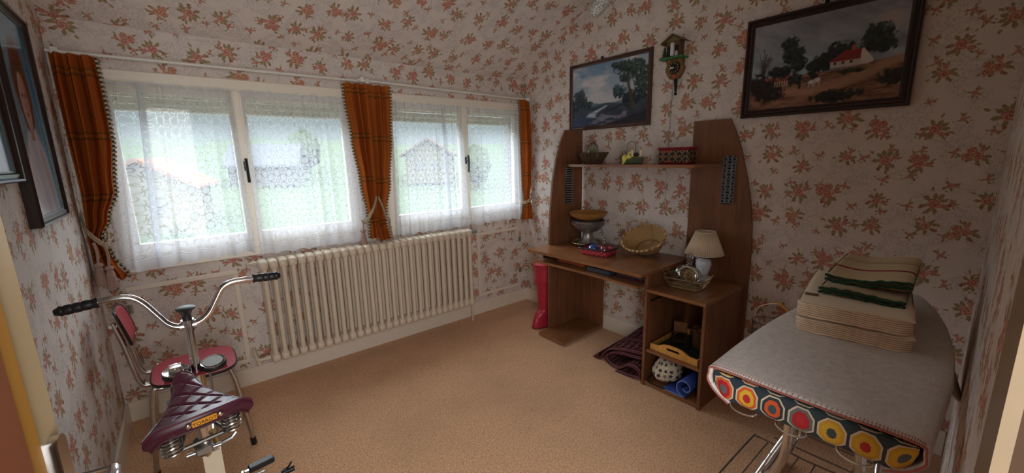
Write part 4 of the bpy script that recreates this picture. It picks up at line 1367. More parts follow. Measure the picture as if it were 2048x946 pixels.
# decanter lying in the basket
t = thing('glass_decanter', 'round cut glass decanter with ball stopper standing in the wire basket', 'decanter', (bxc, byc, ZP + 0.008))
KM = T(bxc, byc, ZP + 0.075) @ RZ(-83) @ RX(-14)
MB(KM).sphere((0, 0, 0), 0.078, (1.05, 0.42, 0.80), 40, 24).build('bottle', GLASSWARE, t)
m = MB(KM)
for ph_ in (0.25, 2.3):
    for k in range(34):
        a = -0.2 + 2.1 * k / 34 + ph_ * 0.5
        r_ = 0.062
        m.sphere((r_ * 1.05 * math.cos(a), -0.020 if ph_ < 1 else 0.02, r_ * 0.8 * math.sin(a)), 0.0062, (1.2, .7, .7), 6, 4)
m.build('cut_facets', plain('faceted_glass', 'd9dcc4', .08, 0.6, var=.35, scale=200), t, kind='stuff')
m = MB(KM)
for k in range(60):
    rnd = random.Random(k)
    a, r_ = rnd.uniform(0, 6.28), 0.035 * rnd.random() ** .5
    m.sphere((0.012 + r_ * math.cos(a), rnd.uniform(-.012, .012), -0.002 + r_ * math.sin(a)), 0.006, (1.3, .7, .6), 6, 4)
m.build('gold_shreds', GOLD, t, kind='stuff')
MB(KM).lathe([(0.016, 0.052), (0.014, 0.062), (0.019, 0.068), (0.014, 0.073), (0.019, 0.079), (0.015, 0.084), (0.019, 0.09)], (0, 0, 0), 24).build('neck', GLASSWARE, t)
MB(KM).sphere((0, 0, 0.112), 0.0225, nu=28, nv=16).build('ball_stopper', make_glass('stopper_glass', (.85, .83, .83, 1), .02, .25), t)

# ------------------------------------------------------------------ inside the pedestal
t = thing('serving_tray', 'honey coloured wooden serving tray with handle slots on the pull out shelf', 'tray', (-0.30, -1.89, 0.251))
VM = T(-0.315, -1.888, 0.251)
MB(VM).box(-0.175, 0.175, -0.148, 0.148, 0.001, 0.007).build('tray_base', plain('dark_green_print', '26352e', .4, var=.6, scale=14), t)
def handle_end(x0, x1):
    o = [(-0.15, 0.0), (0.15, 0.0), (0.15, 0.038), (0.10, 0.040), (0.06, 0.058), (0.03, 0.064), (-0.03, 0.064), (-0.06, 0.058), (-0.10, 0.040), (-0.15, 0.038)]
    hl = [(-0.042, 0.033), (-0.036, 0.028), (0.036, 0.028), (0.042, 0.033), (0.042, 0.040), (0.036, 0.045), (-0.036, 0.045), (-0.042, 0.040)]
    m = MB(VM)
    import mathutils
    from mathutils.geometry import tessellate_polygon
    tri = tessellate_polygon([[Vector((p[0], p[1], 0)) for p in o], [Vector((p[0], p[1], 0)) for p in hl]])
    allp = o + hl
    n = len(allp)
    vs = [(x0, p[0], p[1]) for p in allp] + [(x1, p[0], p[1]) for p in allp]
    fs = [tuple(t_) for t_ in tri] + [tuple(n + k for k in reversed(t_)) for t_ in tri]
    for lp in (list(range(len(o))), list(range(len(o), n))):
        for i in range(len(lp)):
            a, b = lp[i], lp[(i + 1) % len(lp)]
            fs.append((a, b, n + b, n + a))
    return m._add(vs, fs)
handle_end(-0.185, -0.175).build('tray_end', TRAYWOOD, t, flat=True)
handle_end(0.175, 0.185).build('tray_end', TRAYWOOD, t, flat=True)
MB(VM).rbox(-0.175, 0.175, -0.15, -0.142, 0, 0.036, .001).build('tray_side', TRAYWOOD, t, flat=True)
MB(VM).rbox(-0.175, 0.175, 0.142, 0.15, 0, 0.036, .001).build('tray_side', TRAYWOOD, t, flat=True)
t = thing('round_basket', 'round brown wicker basket with lid on the serving tray', 'basket', (-0.28, -1.97, 0.26))
def rb(u, w): a = 2 * math.pi * u; r_ = 0.066 + 0.006 * math.sin(math.pi * w); return (-0.25 + r_ * math.cos(a), -1.955 + r_ * math.sin(a), 0.259 + 0.11 * w)
MB().grid(rb, 48, 8, cu=True, uvf=lambda u, w: (w * .4, u * 3)).build('woven_side', DARKWICKER, t)
MB().lathe([(0.072, 0.0), (0.074, 0.012), (0.05, 0.03), (0.0, 0.036)], (-0.25, -1.955, 0.369), 32).build('lid', DARKWICKER, t)
t = thing('miniature_armchair', 'small dark wooden toy chair standing on the serving tray', 'ornament', (-0.38, -1.86, 0.26))
CMx = T(-0.34, -1.845, 0.259) @ RZ(25)
m = MB(CMx).rbox(-0.04, 0.04, -0.04, 0.04, 0.038, 0.048, .002)
m.build('seat', DARKWOOD, t)
for sx in (-1, 1):
    for sy in (-1, 1):
        MB(CMx).tube([(sx * .035, sy * .035, 0), (sx * .035, sy * .035, 0.075 if sx < 0 else .14)], .004, 6).build('leg', DARKWOOD, t)
MB(CMx).rbox(0.031, 0.039, -0.04, 0.04, 0.075, 0.145, .002).build('backrest', make_wood('toy_wood', '4a2c1c', '80512f'), t)
MB(CMx).rbox(-0.04, 0.04, -0.042, -0.034, 0.07, 0.078, .002).rbox(-0.04, 0.04, 0.034, 0.042, 0.07, 0.078, .002).build('armrest', DARKWOOD, t)
t = thing('cloth_bag', 'cream drawstring bag printed with dark motifs in the bottom of the desk pedestal', 'bag', (-0.40, -1.81, 0.03))
def bag(u, w):
    a, p = 2 * math.pi * u, math.pi * (w - 0.5)
    k = 1 + 0.06 * math.sin(3 * a + 2 * p) + 0.05 * math.sin(5 * p + a) + 0.035 * math.sin(9 * a) * math.cos(p)
    z = 0.078 * k * math.sin(p)
    return (-0.405 + 0.10 * k * math.cos(p) * math.cos(a), -1.812 + 0.083 * k * math.cos(p) * math.sin(a), max(0.032, 0.108 + z * 1.02))
MB().grid(bag, 48, 24, cu=True, uvf=lambda u, w: (u * 0.55, w * 0.26)).build('bag_body', BLOB, t, ang=80)
MB().tube(catmull([(-0.46, -1.74, 0.06), (-0.515, -1.745, 0.036), (-0.52, -1.80, 0.034), (-0.515, -1.86, 0.034), (-0.50, -1.89, 0.034)]), 0.005, 6).build('strap', DARKFAB, t)
t = thing('yoga_mat', 'rolled blue foam mat in the bottom of the desk pedestal', 'exercise mat', (-0.40, -1.96, 0.03))
# spiral sheet extruded along x
spts = []
for k in range(90):
    a = -math.pi / 2 + 0.0 - k * 0.175
    r_ = 0.060 - 0.0032 * k / 6.28 * 1.05 * 2.1
    if r_ < 0.012: break
    spts.append((-1.985 + r_ * math.cos(a) * -1, 0.096 + r_ * math.sin(a)))
tail = [(-1.845, 0.033), (-1.88, 0.034), (-1.93, 0.034)]
spi = [Vector((0, p[0], p[1])) for p in tail + spts]
def mat_f(u, w):
    i = u * (len(spi) - 1); i0 = int(min(i, len(spi) - 2)); p = spi[i0].lerp(spi[i0 + 1], i - i0)
    return (-0.515 + 0.40 * w, p.y, p.z)
MB().grid(mat_f, len(spi) * 2, 4).build('rolled_sheet', BLUEMAT, t, ang=70, solid=0.006)
m = MB(); m.tube([(-0.517, p.y, p.z) for p in spi], 0.0035, 6).build('sheet_edge', BLUEMAT2, t)

# ------------------------------------------------------------------ rolled rug on the floor
t = thing('folded_rug', 'burgundy patterned rug folded over on the carpet under the desk', 'rug', (-0.35, -1.45, 0))
rpts = catmull([(-0.475, -1.300, 0.030), (-0.47, -1.275, 0.010), (-0.46, -1.325, 0.006), (-0.47, -1.345, 0.045), (-0.46, -1.40, 0.105), (-0.45, -1.50, 0.135), (-0.44, -1.60, 0.150), (-0.44, -1.672, 0.155), (-0.445, -1.68, 0.135),
                (-0.45, -1.60, 0.118), (-0.46, -1.50, 0.112), (-0.465, -1.42, 0.088), (-0.47, -1.375, 0.045), (-0.475, -1.40, 0.016), (-0.49, -1.47, 0.012), (-0.50, -1.53, 0.034), (-0.50, -1.58, 0.072), (-0.50, -1.63, 0.075), (-0.50, -1.672, 0.050), (-0.505, -1.66, 0.018), (-0.51, -1.60, 0.006), (-0.515, -1.50, 0.004)], 6)
def rugf(u, w):
    i = u * (len(rpts) - 1); i0 = int(min(i, len(rpts) - 2)); p = rpts[i0].lerp(rpts[i0 + 1], i - i0)
    k = w
    sag = 1.0 + 0.35 * w
    return (p.x + 0.42 * k, p.y + 0.02 * w, min(p.z * sag, 0.5))
L_ = 1.3
MB().grid(rugf, len(rpts), 14, uvf=lambda u, w: (u * L_, w * 0.42)).build('folded_pile', RUG, t, ang=80, solid=0.009)
m = MB(); m.tube([p + Vector((-0.003, 0, 0)) for p in rpts], 0.0055, 6).build('rug_edge', plain('rug_binding', '5a2a30', .8), t)

# ------------------------------------------------------------------ red boot left of the desk
t = thing('rubber_boot', 'red rubber boot standing on the carpet beside the desk', 'boot', (-0.36, -0.62, 0))
WM = T(-0.335, -0.612, 0) @ RZ(178)
def bootf(u, w):
    a = 2 * math.pi * u
    z = 0.56 * w
    if z > 0.40: r_ = 0.083 - 0.006 * (0.56 - z) / .16; ox = 0
    elif z > 0.13:
        t_ = (z - 0.13) / 0.27; r_ = 0.050 + 0.020 * t_ ** 1.5; ox = 0
    else:
        t_ = z / 0.13; r_ = 0.050 + 0.010 * (1 - t_); ox = 0
    ext = 0.0
    if z < 0.15:
        ext = 0.072 * (1 - (z / 0.15) ** 2.2) ** 0.6 * max(0, math.cos(a)) ** 0.8
    return (r_ * math.cos(a) + ext, r_ * math.sin(a) * (1.0 if z > .1 else 0.85), z)
MB(WM).grid(bootf, 44, 60, cu=True).build('boot_shell', REDBOOT, t, ang=60)
for z_ in (0.403, 0.53, 0.556):
    rr_ = 0.087 if z_ > .42 else 0.079
    MB(WM).tube([(rr_ * math.cos(2 * math.pi * k / 40), rr_ * math.sin(2 * math.pi * k / 40), z_) for k in range(40)], 0.005, 6, closed=True).build('cuff_band', REDBOOT, t)
MB(WM).lathe([(0.086, 0.0), (0.06, 0.012), (0.0, 0.014)], (0, 0, 0.553), 32).build('cap', REDBOOT, t)
MB(WM).grid(lambda u, w: ((0.056 + 0.150 * max(0, math.cos(2 * math.pi * u)) ** .8 ) * w * math.cos(2 * math.pi * u) if False else w * (0.058 * math.cos(2 * math.pi * u) + 0.075 * max(0, math.cos(2 * math.pi * u)) ** .8), w * 0.056 * math.sin(2 * math.pi * u), 0.008), 40, 3, cu=True).build('sole', plain('boot_sole', '7a1a2a', .6), t, solid=.012)
# ------------------------------------------------------------------ painted pictures (colours on a fine mesh)
def vnoise(x, y, seed=0):
    xi = np.floor(x).astype(int); yi = np.floor(y).astype(int)
    fx = x - xi; fy = y - yi
    fx = fx * fx * (3 - 2 * fx); fy = fy * fy * (3 - 2 * fy)
    def h(a, b):
        v = np.sin(a * 127.1 + b * 311.7 + seed * 74.7) * 43758.5453
        return v - np.floor(v)
    return (h(xi, yi) * (1 - fx) + h(xi + 1, yi) * fx) * (1 - fy) + (h(xi, yi + 1) * (1 - fx) + h(xi + 1, yi + 1) * fx) * fy
def fbm(x, y, o=4, seed=0):
    s = 0; a = 0.5; t = 0
    for k in range(o):
        s = s + a * vnoise(x * 2 ** k, y * 2 ** k, seed + k); t += a; a *= 0.55
    return s / t
def C3(h): return np.array(hexc(h)[:3])
def over(img, mask, col):
    m_ = np.clip(mask, 0, 1)[..., None]
    if isinstance(col, str): col = C3(col)
    return img * (1 - m_) + col * m_
def soft(d, w): return np.clip(d / w * 0.5 + 0.5, 0, 1)
def lerp2(a, b, f): return C3(a) * (1 - f[..., None]) + C3(b) * f[..., None]
def canvas(nu, nv):
    return np.meshgrid(np.linspace(0, 1, nu + 1), np.linspace(0, 1, nv + 1), indexing='ij')
def tree(img, x, y, cx, cy, rx_, ry_, dark, light, seed, asp=1.5, dens=0.0):
    n = fbm(x * 26 * asp, y * 26, 4, seed)
    d = 1 - ((x - cx) / rx_) ** 2 - ((y - cy) / ry_) ** 2 + (n - 0.5) * 2.4 + dens
    sh = fbm(x * 40 * asp, y * 40, 3, seed + 9)
    return over(img, soft(d, 0.25), lerp2(dark, light, np.clip(sh * 1.8 - 0.5 + (y - cy) / ry_ * .3, 0, 1)))
def landscape_river(nu, nv):
    x, y = canvas(nu, nv)
    n = fbm(x * 6, y * 5, 5, 1)
    img = lerp2('b7b9bd', '6e8ca6', np.clip((y - 0.35) * 1.7 + (n - 0.5) * 1.3, 0, 1))
    img = over(img, soft(fbm(x * 5 + 3, y * 7, 4, 5) - 0.56, 0.15) * (y > 0.4), 'c2c2c3')
    hill = 0.36 + 0.025 * np.sin(x * 9) + 0.02 * fbm(x * 10, y * 0, 3, 2)
    img = over(img, soft(hill - y, 0.01), '5c7284')
    img = over(img, soft(0.335 + 0.02 * np.sin(x * 14 + 1) - y, 0.01), '3d4c58')
    g = fbm(x * 22, y * 40, 4, 7)
    img = over(img, soft(0.30 - y, 0.02), lerp2('1d2838', '45505c', g))
    # river bending from the distance to lower left
    cx = 0.44 - 0.32 * np.clip((0.30 - y) / 0.30, 0, 1) ** 1.2 + 0.05 * np.sin(y * 24)
    w_ = 0.012 + 0.33 * np.clip((0.31 - y), 0, 1)
    img = over(img, soft(w_ - np.abs(x - cx), 0.02) * soft(0.315 - y, 0.01) * soft(y - 0.10, 0.03), lerp2('8fa3b8', 'c3c8cc', fbm(x * 14, y * 80, 3, 4)))
    img = over(img, soft(0.12 + 0.03 * np.sin(x * 8) - y, 0.02), lerp2('1a2540', '3a4a68', g))
    rock = soft(fbm(x * 9, y * 24, 4, 3) - 0.58, 0.05) * soft(0.22 - y, 0.04) * (np.abs(x - 0.5) < 0.26)
    img = over(img, rock, '7a7684')
    for (a, b, c, d, s) in ((0.10, 0.46, 0.085, 0.17, 11), (0.18, 0.40, 0.06, 0.11, 12), (0.25, 0.37, 0.05, 0.06, 13), (0.04, 0.38, 0.06, 0.12, 15)):
        img = tree(img, x, y, a, b, c, d, '1a242c', '43525a', s)
    img = tree(img, x, y, 0.66, 0.50, 0.085, 0.11, '182430', '4a6a70', 21)
    img = tree(img, x, y, 0.80, 0.38, 0.10, 0.12, '141c26', '2c3c44', 22)
    trunk = soft(0.016 + 0.014 * (0.6 - y) - np.abs(x - 0.80 - 0.03 * np.sin(y * 7)), 0.01) * (y > 0.2) * (y < 0.85)
    img = over(img, trunk, '4a4038')
    for (a, b, c, d, s) in ((0.78, 0.86, 0.20, 0.12, 31), (0.90, 0.72, 0.14, 0.20, 32), (0.68, 0.90, 0.10, 0.07, 33), (0.94, 0.50, 0.10, 0.2, 34), (0.74, 0.70, 0.08, 0.08, 35), (0.60, 0.93, 0.08, 0.04, 37)):
        img = tree(img, x, y, a, b, c, d, '16222a', '4c6258', s, dens=-0.25)
    img = over(img, soft(0.10 - y + 0.3 * (x - 0.75), 0.03) * (x > 0.45), lerp2('141824', '332f38', g))
    log = soft(0.012 - np.abs(y - 0.19 - (x - 0.46) * 0.45), 0.01) * (x > 0.46) * (x < 0.74)
    img = over(img, log, '2b241f')
    return img
def landscape_farm(nu, nv):
    x, y = canvas(nu, nv)
    n = fbm(x * 6, y * 6, 5, 1)
    img = lerp2('92a3ad', '8e8f96', np.clip((y - 0.45) * 2 + (n - 0.5) * 1.6, 0, 1))
    img = over(img, soft(fbm(x * 5 + 1, y * 7 + x * 4, 5, 8) - 0.55, 0.2), '6f7480')
    img = over(img, soft(0.1 - np.hypot((x - 0.9) * 1.2, (y - 0.78) * 0.9) + (fbm(x * 16, y * 16, 4, 6) - .5) * .12, 0.05), 'a59a94')
    hz = 0.36
    g = fbm(x * 18, y * 44, 5, 3)
    ground = lerp2('53382e', '9a715a', np.clip(g * 1.6 - 0.3, 0, 1))
    img = over(img, soft(hz + 0.16 * np.clip(x - 0.6, 0, 1) - y, 0.01), ground)
    img = over(img, soft(0.035 - np.abs(y - 0.335), 0.01) * (x > 0.1) * (x < 0.34), 'a05338')
    # pale track
    tr = soft(0.05 - np.abs(y - 0.16 - 0.42 * (x - 0.45) ** 1.0 * (x > 0.45) - 0.03 * np.sin(x * 7)), 0.03) * (x > 0.2)
    img = over(img, tr * 0.6, 'b08a70')
    for (a, b, c, d, s) in ((0.19, 0.43, 0.06, 0.06, 71), (0.25, 0.42, 0.07, 0.07, 72), (0.52, 0.46, 0.07, 0.10, 73), (0.60, 0.55, 0.06, 0.10, 74), (0.66, 0.52, 0.07, 0.11, 75), (0.46, 0.42, 0.05, 0.08, 76)):
        img = tree(img, x, y, a, b, c, d, '12171a', '2c3634', s)
    # bare tree at left
    for k in range(26):
        rnd = random.Random(k)
        a0 = rnd.uniform(0.5, 2.6); L = rnd.uniform(0.10, 0.30)
        x0, y0 = 0.09, 0.36 + rnd.uniform(0, .1)
        t_ = np.clip(((x - x0) * math.cos(a0) / 1.0 + (y - y0) * math.sin(a0)) / L, 0, 1)
        dd = np.hypot(x - x0 - math.cos(a0) * L * t_ * 0.7, y - y0 - math.sin(a0) * L * t_)
        img = over(img, soft(0.004 - dd, 0.003) * 0.8, '2e2628')
    img = tree(img, x, y, 0.11, 0.56, 0.075, 0.13, '4a3f45', '6a5c60', 41, dens=-0.9)
    for (a, b, c, d, s) in ((0.29, 0.72, 0.07, 0.10, 81), (0.32, 0.58, 0.075, 0.11, 82), (0.28, 0.60, 0.06, 0.08, 83), (0.35, 0.48, 0.06, 0.09, 84), (0.33, 0.32, 0.055, 0.08, 85)):
        img = tree(img, x, y, a, b, c, d, '13181a', '35403c', s, dens=-0.15)
    for (a, b, c, d, s) in ((0.84, 0.64, 0.085, 0.13, 91), (0.80, 0.60, 0.07, 0.09, 92), (0.88, 0.56, 0.07, 0.09, 93)):
        img = tree(img, x, y, a, b, c, d, '12181a', '30403a', s)
    # cottage with red roof and white gable
    hx, hy = 0.70, 0.44
    img = over(img, ((x > 0.57) & (x < 0.81) & (y > 0.38) & (y < 0.455)).astype(float), 'b3a69a')
    roof = ((y > 0.445) & (y < 0.445 + np.minimum((x - 0.555) * 1.1, 0.105)) & (x < 0.77 - (y - 0.445) * 0.0) & (x > 0.555)).astype(float)
    img = over(img, roof, lerp2('6e2226', '95382f', g))
    gab = ((x > 0.755) & (x < 0.83) & (y > 0.39) & (y < 0.555 - np.abs(x - 0.765) * 2.0)).astype(float)
    img = over(img, gab, 'c6bcb0')
    img = over(img, ((np.abs(x - 0.705) < 0.010) & (y > 0.54) & (y < 0.60)).astype(float), 'a85038')
    for wx_ in (0.60, 0.65, 0.70): img = over(img, ((np.abs(x - wx_) < 0.008) & (np.abs(y - 0.425) < 0.014)).astype(float), '33262a')
    img = tree(img, x, y, 0.14, 0.22, 0.12, 0.14, '181516', '3a2c2a', 95)
    img = tree(img, x, y, 0.05, 0.30, 0.08, 0.14, '181516', '352a28', 96)
    img = tree(img, x, y, 0.62, 0.08, 0.16, 0.07, '16181a', '39342c', 97)
    img = tree(img, x, y, 0.95, 0.22, 0.09, 0.09, '1a1a1a', '3a3630', 98)
    img = tree(img, x, y, 0.72, 0.33, 0.10, 0.03, '20231f', '3e4238', 99)
    # cart horses and a figure
    for (a, b, w_, h_) in ((0.455, 0.26, 0.022, 0.022), (0.495, 0.275, 0.022, 0.024)):
        img = over(img, soft(1 - ((x - a) / w_) ** 2 - ((y - b) / h_) ** 2, 0.3), 'c9c3bc')
        for lx_ in (-0.014, 0.013): img = over(img, ((np.abs(x - a - lx_) < 0.004) & (y < b) & (y > b - 0.055)).astype(float), 'b5aea6')
    img = over(img, soft(1 - ((x - 0.47) / .03) ** 2 - ((y - 0.325) / .03) ** 2, 0.3), '2b2020')
    img = over(img, ((np.abs(x - 0.375) < 0.008) & (y > .20) & (y < .27)).astype(float), '2a2426')
    for k in range(6): img = over(img, ((np.abs(x - 0.19 - 0.018 * k) < 0.003) & (y > 0.25) & (y < 0.32)).astype(float), 'a8917c')
    img = over(img, ((x > .18) & (x < .29) & (np.abs(y - .30) < .004)).astype(float), 'a8917c')
    return img
def portrait(nu, nv, v=0):
    x, y = canvas(nu, nv)
    n = fbm(x * 4, y * 5, 4, 3 + v)
    img = lerp2('17415c', '3f7f9c', np.clip(n * 1.3 - 0.1 + (y - .4) * .3, 0, 1))
    img = over(img, soft(0.42 - y + (n - .5) * .3, 0.2) * .6, '6f8f98')
    dress = soft(1 - ((x - 0.5) / 0.42) ** 2 - ((y - 0.0) / 0.46) ** 2, 0.1)
    img = over(img, dress, lerp2('8f97a6', 'c6c3cc', fbm(x * 9 + y * 5, y * 3, 4, 6)))
    hair = soft(1 - ((x - 0.5) / 0.24) ** 2 - ((y - 0.66) / 0.24) ** 2 + (fbm(x * 20, y * 12, 3, 9) - .5) * .5, 0.1)
    img = over(img, hair, lerp2('2a1f22', '5a4038', fbm(x * 30, y * 6, 3, 2)))
    img = over(img, soft(0.065 - np.abs(x - .5), .02) * (y > .38) * (y < .52), '9a766a')
    face = soft(1 - ((x - 0.5) / 0.135) ** 2 - ((y - 0.585) / 0.145) ** 2, 0.1)
    img = over(img, face, lerp2('8c6a62', 'b8958a', np.clip(0.5 + (0.5 - x) * 3, 0, 1)))
    for ex in (0.45, 0.55): img = over(img, soft(1 - ((x - ex) / .022) ** 2 - ((y - .61) / .010) ** 2, .3), '2a2022')
    img = over(img, soft(1 - ((x - .5) / .035) ** 2 - ((y - .515) / .010) ** 2, .3), '8a4a4c')
    img = over(img, soft(1 - ((x - .5) / .012) ** 2 - ((y - .56) / .018) ** 2, .5) * .5, '7a5a52')
    arm = soft(0.05 - np.abs((x - 0.72) + (y - .2) * .5), 0.02) * (y < .34) * (y > .08)
    img = over(img, arm, 'a9978f')
    return img
def picture(name, label, cat, plane, a0, a1, z0, z1, fw, fd, paint, nu, nv, fmat, pmat, group=None, nail=None):
    """plane 'r': on the right wall, a is y (a0 = left in view); plane 'l': on the left wall"""
    xw = 0.0 if plane == 'r' else XL
    s = -1 if plane == 'r' else 1
    t = thing(name, label, cat, (xw, (a0 + a1) / 2, z0), group)
    img = paint(nu, nv)
    sg = 1 if a1 > a0 else -1
    i0, i1 = a0 + sg * fw, a1 - sg * fw
    m = MB()
    def f(u, w): return (xw + s * (fd * 0.55), i0 + (i1 - i0) * u, z0 + fw + (z1 - z0 - 2 * fw) * w)
    m.grid(f, nu, nv)
    col = np.concatenate([img, np.ones(img.shape[:2] + (1,))], axis=-1).reshape(-1, 4)
    if (s == -1 and sg == 1) or (s == 1 and sg == -1):
        m.f = [tuple(reversed(q_)) for q_ in m.f]
    m.build('painted_print', pmat, t, colors=col, flat=True)
    # mitred moulding: profile swept round the rectangle
    prof_ = [(0.0, 0.0), (0.0, fd * .8), (fw * 0.12, fd), (fw * 0.30, fd * 0.95), (fw * 0.42, fd * 0.72), (fw * 0.72, fd * 0.82), (fw * 0.85, fd * .66), (fw, fd * 0.6), (fw, 0.0)]
    m = MB()
    cs = [(a0, z0, sg, 1), (a1, z0, -sg, 1), (a1, z1, -sg, -1), (a0, z1, sg, -1)]
    vs = []
    for (ca, cz, da, dz_) in cs:
        for (q_, d_) in prof_: vs.append((xw + s * d_, ca + da * q_, cz + dz_ * q_))
    n_ = len(prof_); fs = []
    for c in range(4):
        for k in range(n_):
            k2 = (k + 1) % n_; c2 = (c + 1) % 4
            fs.append((c * n_ + k, c * n_ + k2, c2 * n_ + k2, c2 * n_ + k))
    m._add(vs, fs)
    m.build('frame', fmat, t, ang=20)
    if nail:
        MB().tube([(xw, nail, z1 + 0.008), (xw + s * 0.02, nail, z1 + 0.012)], 0.004, 6).rbox(min(xw, xw + s * .02), max(xw, xw + s * .02), nail - .008, nail + .008, z1 - 0.004, z1 + 0.02, .003).build('hanging_nail', BLACKM, t)
    return t
picture('landscape_picture', 'river landscape print in a dark brown frame above the desk', 'picture', 'r', -0.607, -1.362, 1.654, 2.170, 0.030, 0.026, landscape_river, 240, 170, MIDWOOD, PRINT, 'landscape prints', -0.93)
picture('landscape_picture', 'farm landscape print with red roofed cottage in a wide black frame', 'picture', 'r', -1.968, -2.692, 1.645, 2.174, 0.042, 0.032, landscape_farm, 280, 190, DARKWOOD, PRINT, 'landscape prints', -2.33)
picture('portrait_picture', 'portrait print of a person in a pale dress, framed, beside the left curtain', 'picture', 'l', -0.975, -0.505, 1.247, 2.005, 0.034, 0.034, lambda a, b: portrait(a, b, 0), 130, 190, DARKWOOD, GLOSSPRINT, 'portrait prints')
picture('portrait_picture', 'framed pale portrait print cut off by the left edge of the view', 'picture', 'l', -1.560, -1.055, 1.405, 2.12, 0.034, 0.034, lambda a, b: portrait(a, b, 4), 110, 150, DARKWOOD, GLOSSPRINT, 'portrait prints')

# ------------------------------------------------------------------ cuckoo clock
ky, kz = -1.535, 1.93
t = thing('cuckoo_clock', 'small carved wooden chalet clock with chains hanging between the two landscape prints', 'clock', (0, ky, kz))
CW = make_wood('clock_wood', '4e3722', '7c5f3e', 0.55)
MB().rbox(-0.055, 0.0, ky - 0.046, ky + 0.046, 2.065, 2.165, .002).build('chalet_box', CW, t)
bd = [(0.0, 0.0), (-0.03, 0.006), (-0.048, 0.03), (-0.060, 0.055), (-0.064, 0.075), (-0.052, 0.09), (-0.056, 0.11), (-0.050, 0.135), (0.050, 0.135), (0.056, 0.11), (0.052, 0.09), (0.064, 0.075), (0.060, 0.055), (0.048, 0.03), (0.03, 0.006)]
MB().prism([(ky + a, kz + b) for a, b in bd], 'x', -0.030, 0.0).build('carved_body', make_wood('clock_body_wood', '5e3b22', '8a5a34', .5), t)
rf = MB()
for sg in (-1, 1):
    rf.prism([(ky, 2.205), (ky + sg * 0.078, 2.158), (ky + sg * 0.078, 2.150), (ky, 2.196)], 'x', -0.078, 0.0)
rf.build('roof', CW, t)
MB().prism([(ky, 2.195), (ky - 0.05, 2.163), (ky + 0.05, 2.163)], 'x', -0.058, -0.05).build('gable', plain('painted_gable', '6b6a3e', .6, var=.4, scale=80), t)
MB().rbox(-0.090, 0.0, ky - 0.080, ky + 0.080, 2.052, 2.064, .003).build('green_ledge', GREENP, t)
for sy in (-0.026, 0.026):
    MB().rbox(-0.057, -0.050, ky + sy - 0.014, ky + sy + 0.014, 2.068, 2.135, .002).build('doorway', BLACKGL, t)
MB().rbox(-0.075, -0.056, ky + 0.0 - 0.011, ky + 0.011, 2.070, 2.15, .003).build('thermometer_plate', CERAMIC, t)
MB().sphere((-0.072, ky - 0.032, 2.079), 0.012, (1, .9, 1.6), 10, 6).build('figurine', plain('figurine_white', 'b8b4a8', .6, var=.5, scale=80), t)
m = MB()
for k in range(4): m.lathe([(0.018 - 0.003 * k, 0), (0.0, 0.028)], (-0.066, ky + 0.052, 2.066 + 0.016 * k), 10)
m.build('fir_tree', plain('fir_green', '274a2c', .7), t)
MB(T(-0.030, ky, kz + 0.072) @ RY(-90)).lathe([(0.0, 0.008), (0.036, 0.008), (0.038, 0.004), (0.038, 0.0)], (0, 0, 0), 32).build('dial', BLACKGL, t)
m = MB()
for k in range(12):
    a = math.pi / 6 * k
    m.box(-0.040, -0.0385, -0.0014, 0.0014, -0.004, 0.004, M=T(0, ky + 0.030 * math.sin(a), kz + 0.072 + 0.030 * math.cos(a)) @ RX(-math.degrees(a)))
m.build('hour_marks', plain('mark_cream', 'c8b88a', .6), t)
m = MB()
m.box(-0.043, -0.041, -0.003, 0.003, -0.004, 0.024, M=T(0, ky, kz + 0.072) @ RX(-82)).box(-0.044, -0.042, -0.002, 0.002, -0.004, 0.028, M=T(0, ky, kz + 0.072) @ RX(-104))
m.build('clock_hand', PAPERWHITE, t)
m = MB()
for (a, b) in ((-0.036, 0.122), (0.036, 0.122), (0.0, 0.018)):
    for k in range(5):
        th = 1.2566 * k
        m.sphere((-0.033, ky + a + .007 * math.cos(th), kz + b + .007 * math.sin(th)), 0.0058, (.5, 1, 1), 8, 5)
m.build('painted_flower', plain('flower_orange', 'b0602e', .6), t)
m = MB()
for (a, b) in ((-0.053, 0.07), (0.053, 0.07), (-0.03, 0.03), (0.03, 0.03), (0.0, 0.122), (-0.046, 0.1), (.046, .1)):
    m.sphere((-0.031, ky + a, kz + b), 0.008, (.4, .8, 1.3), 8, 5)
m.build('painted_leaf', GREENLEAF, t)
MB().tube([(-0.02, ky - 0.01, 1.94), (-0.02, ky - 0.01, 1.92), (-0.02, ky - 0.012, 1.86), (-0.02, ky - 0.012, 1.845)], .01, 12, radii=[.009, .011, .008, .005]).sphere((-0.02, ky - 0.012, 1.838), 0.0095, nu=12, nv=8).build('pine_cone_weight', BLACKM, t)
for dy_, zb in ((0.010, 1.105), (0.003, 1.40)):
    MB().tube([(-0.015, ky + dy_ + .002, 1.94), (-0.014, ky + dy_ + .014, zb + .3), (-0.012, ky + dy_ + .018, zb)], 0.0016, 5).build('chain', plain('chain_steel', (.42, .4, .38, 1), .5, .7), t)

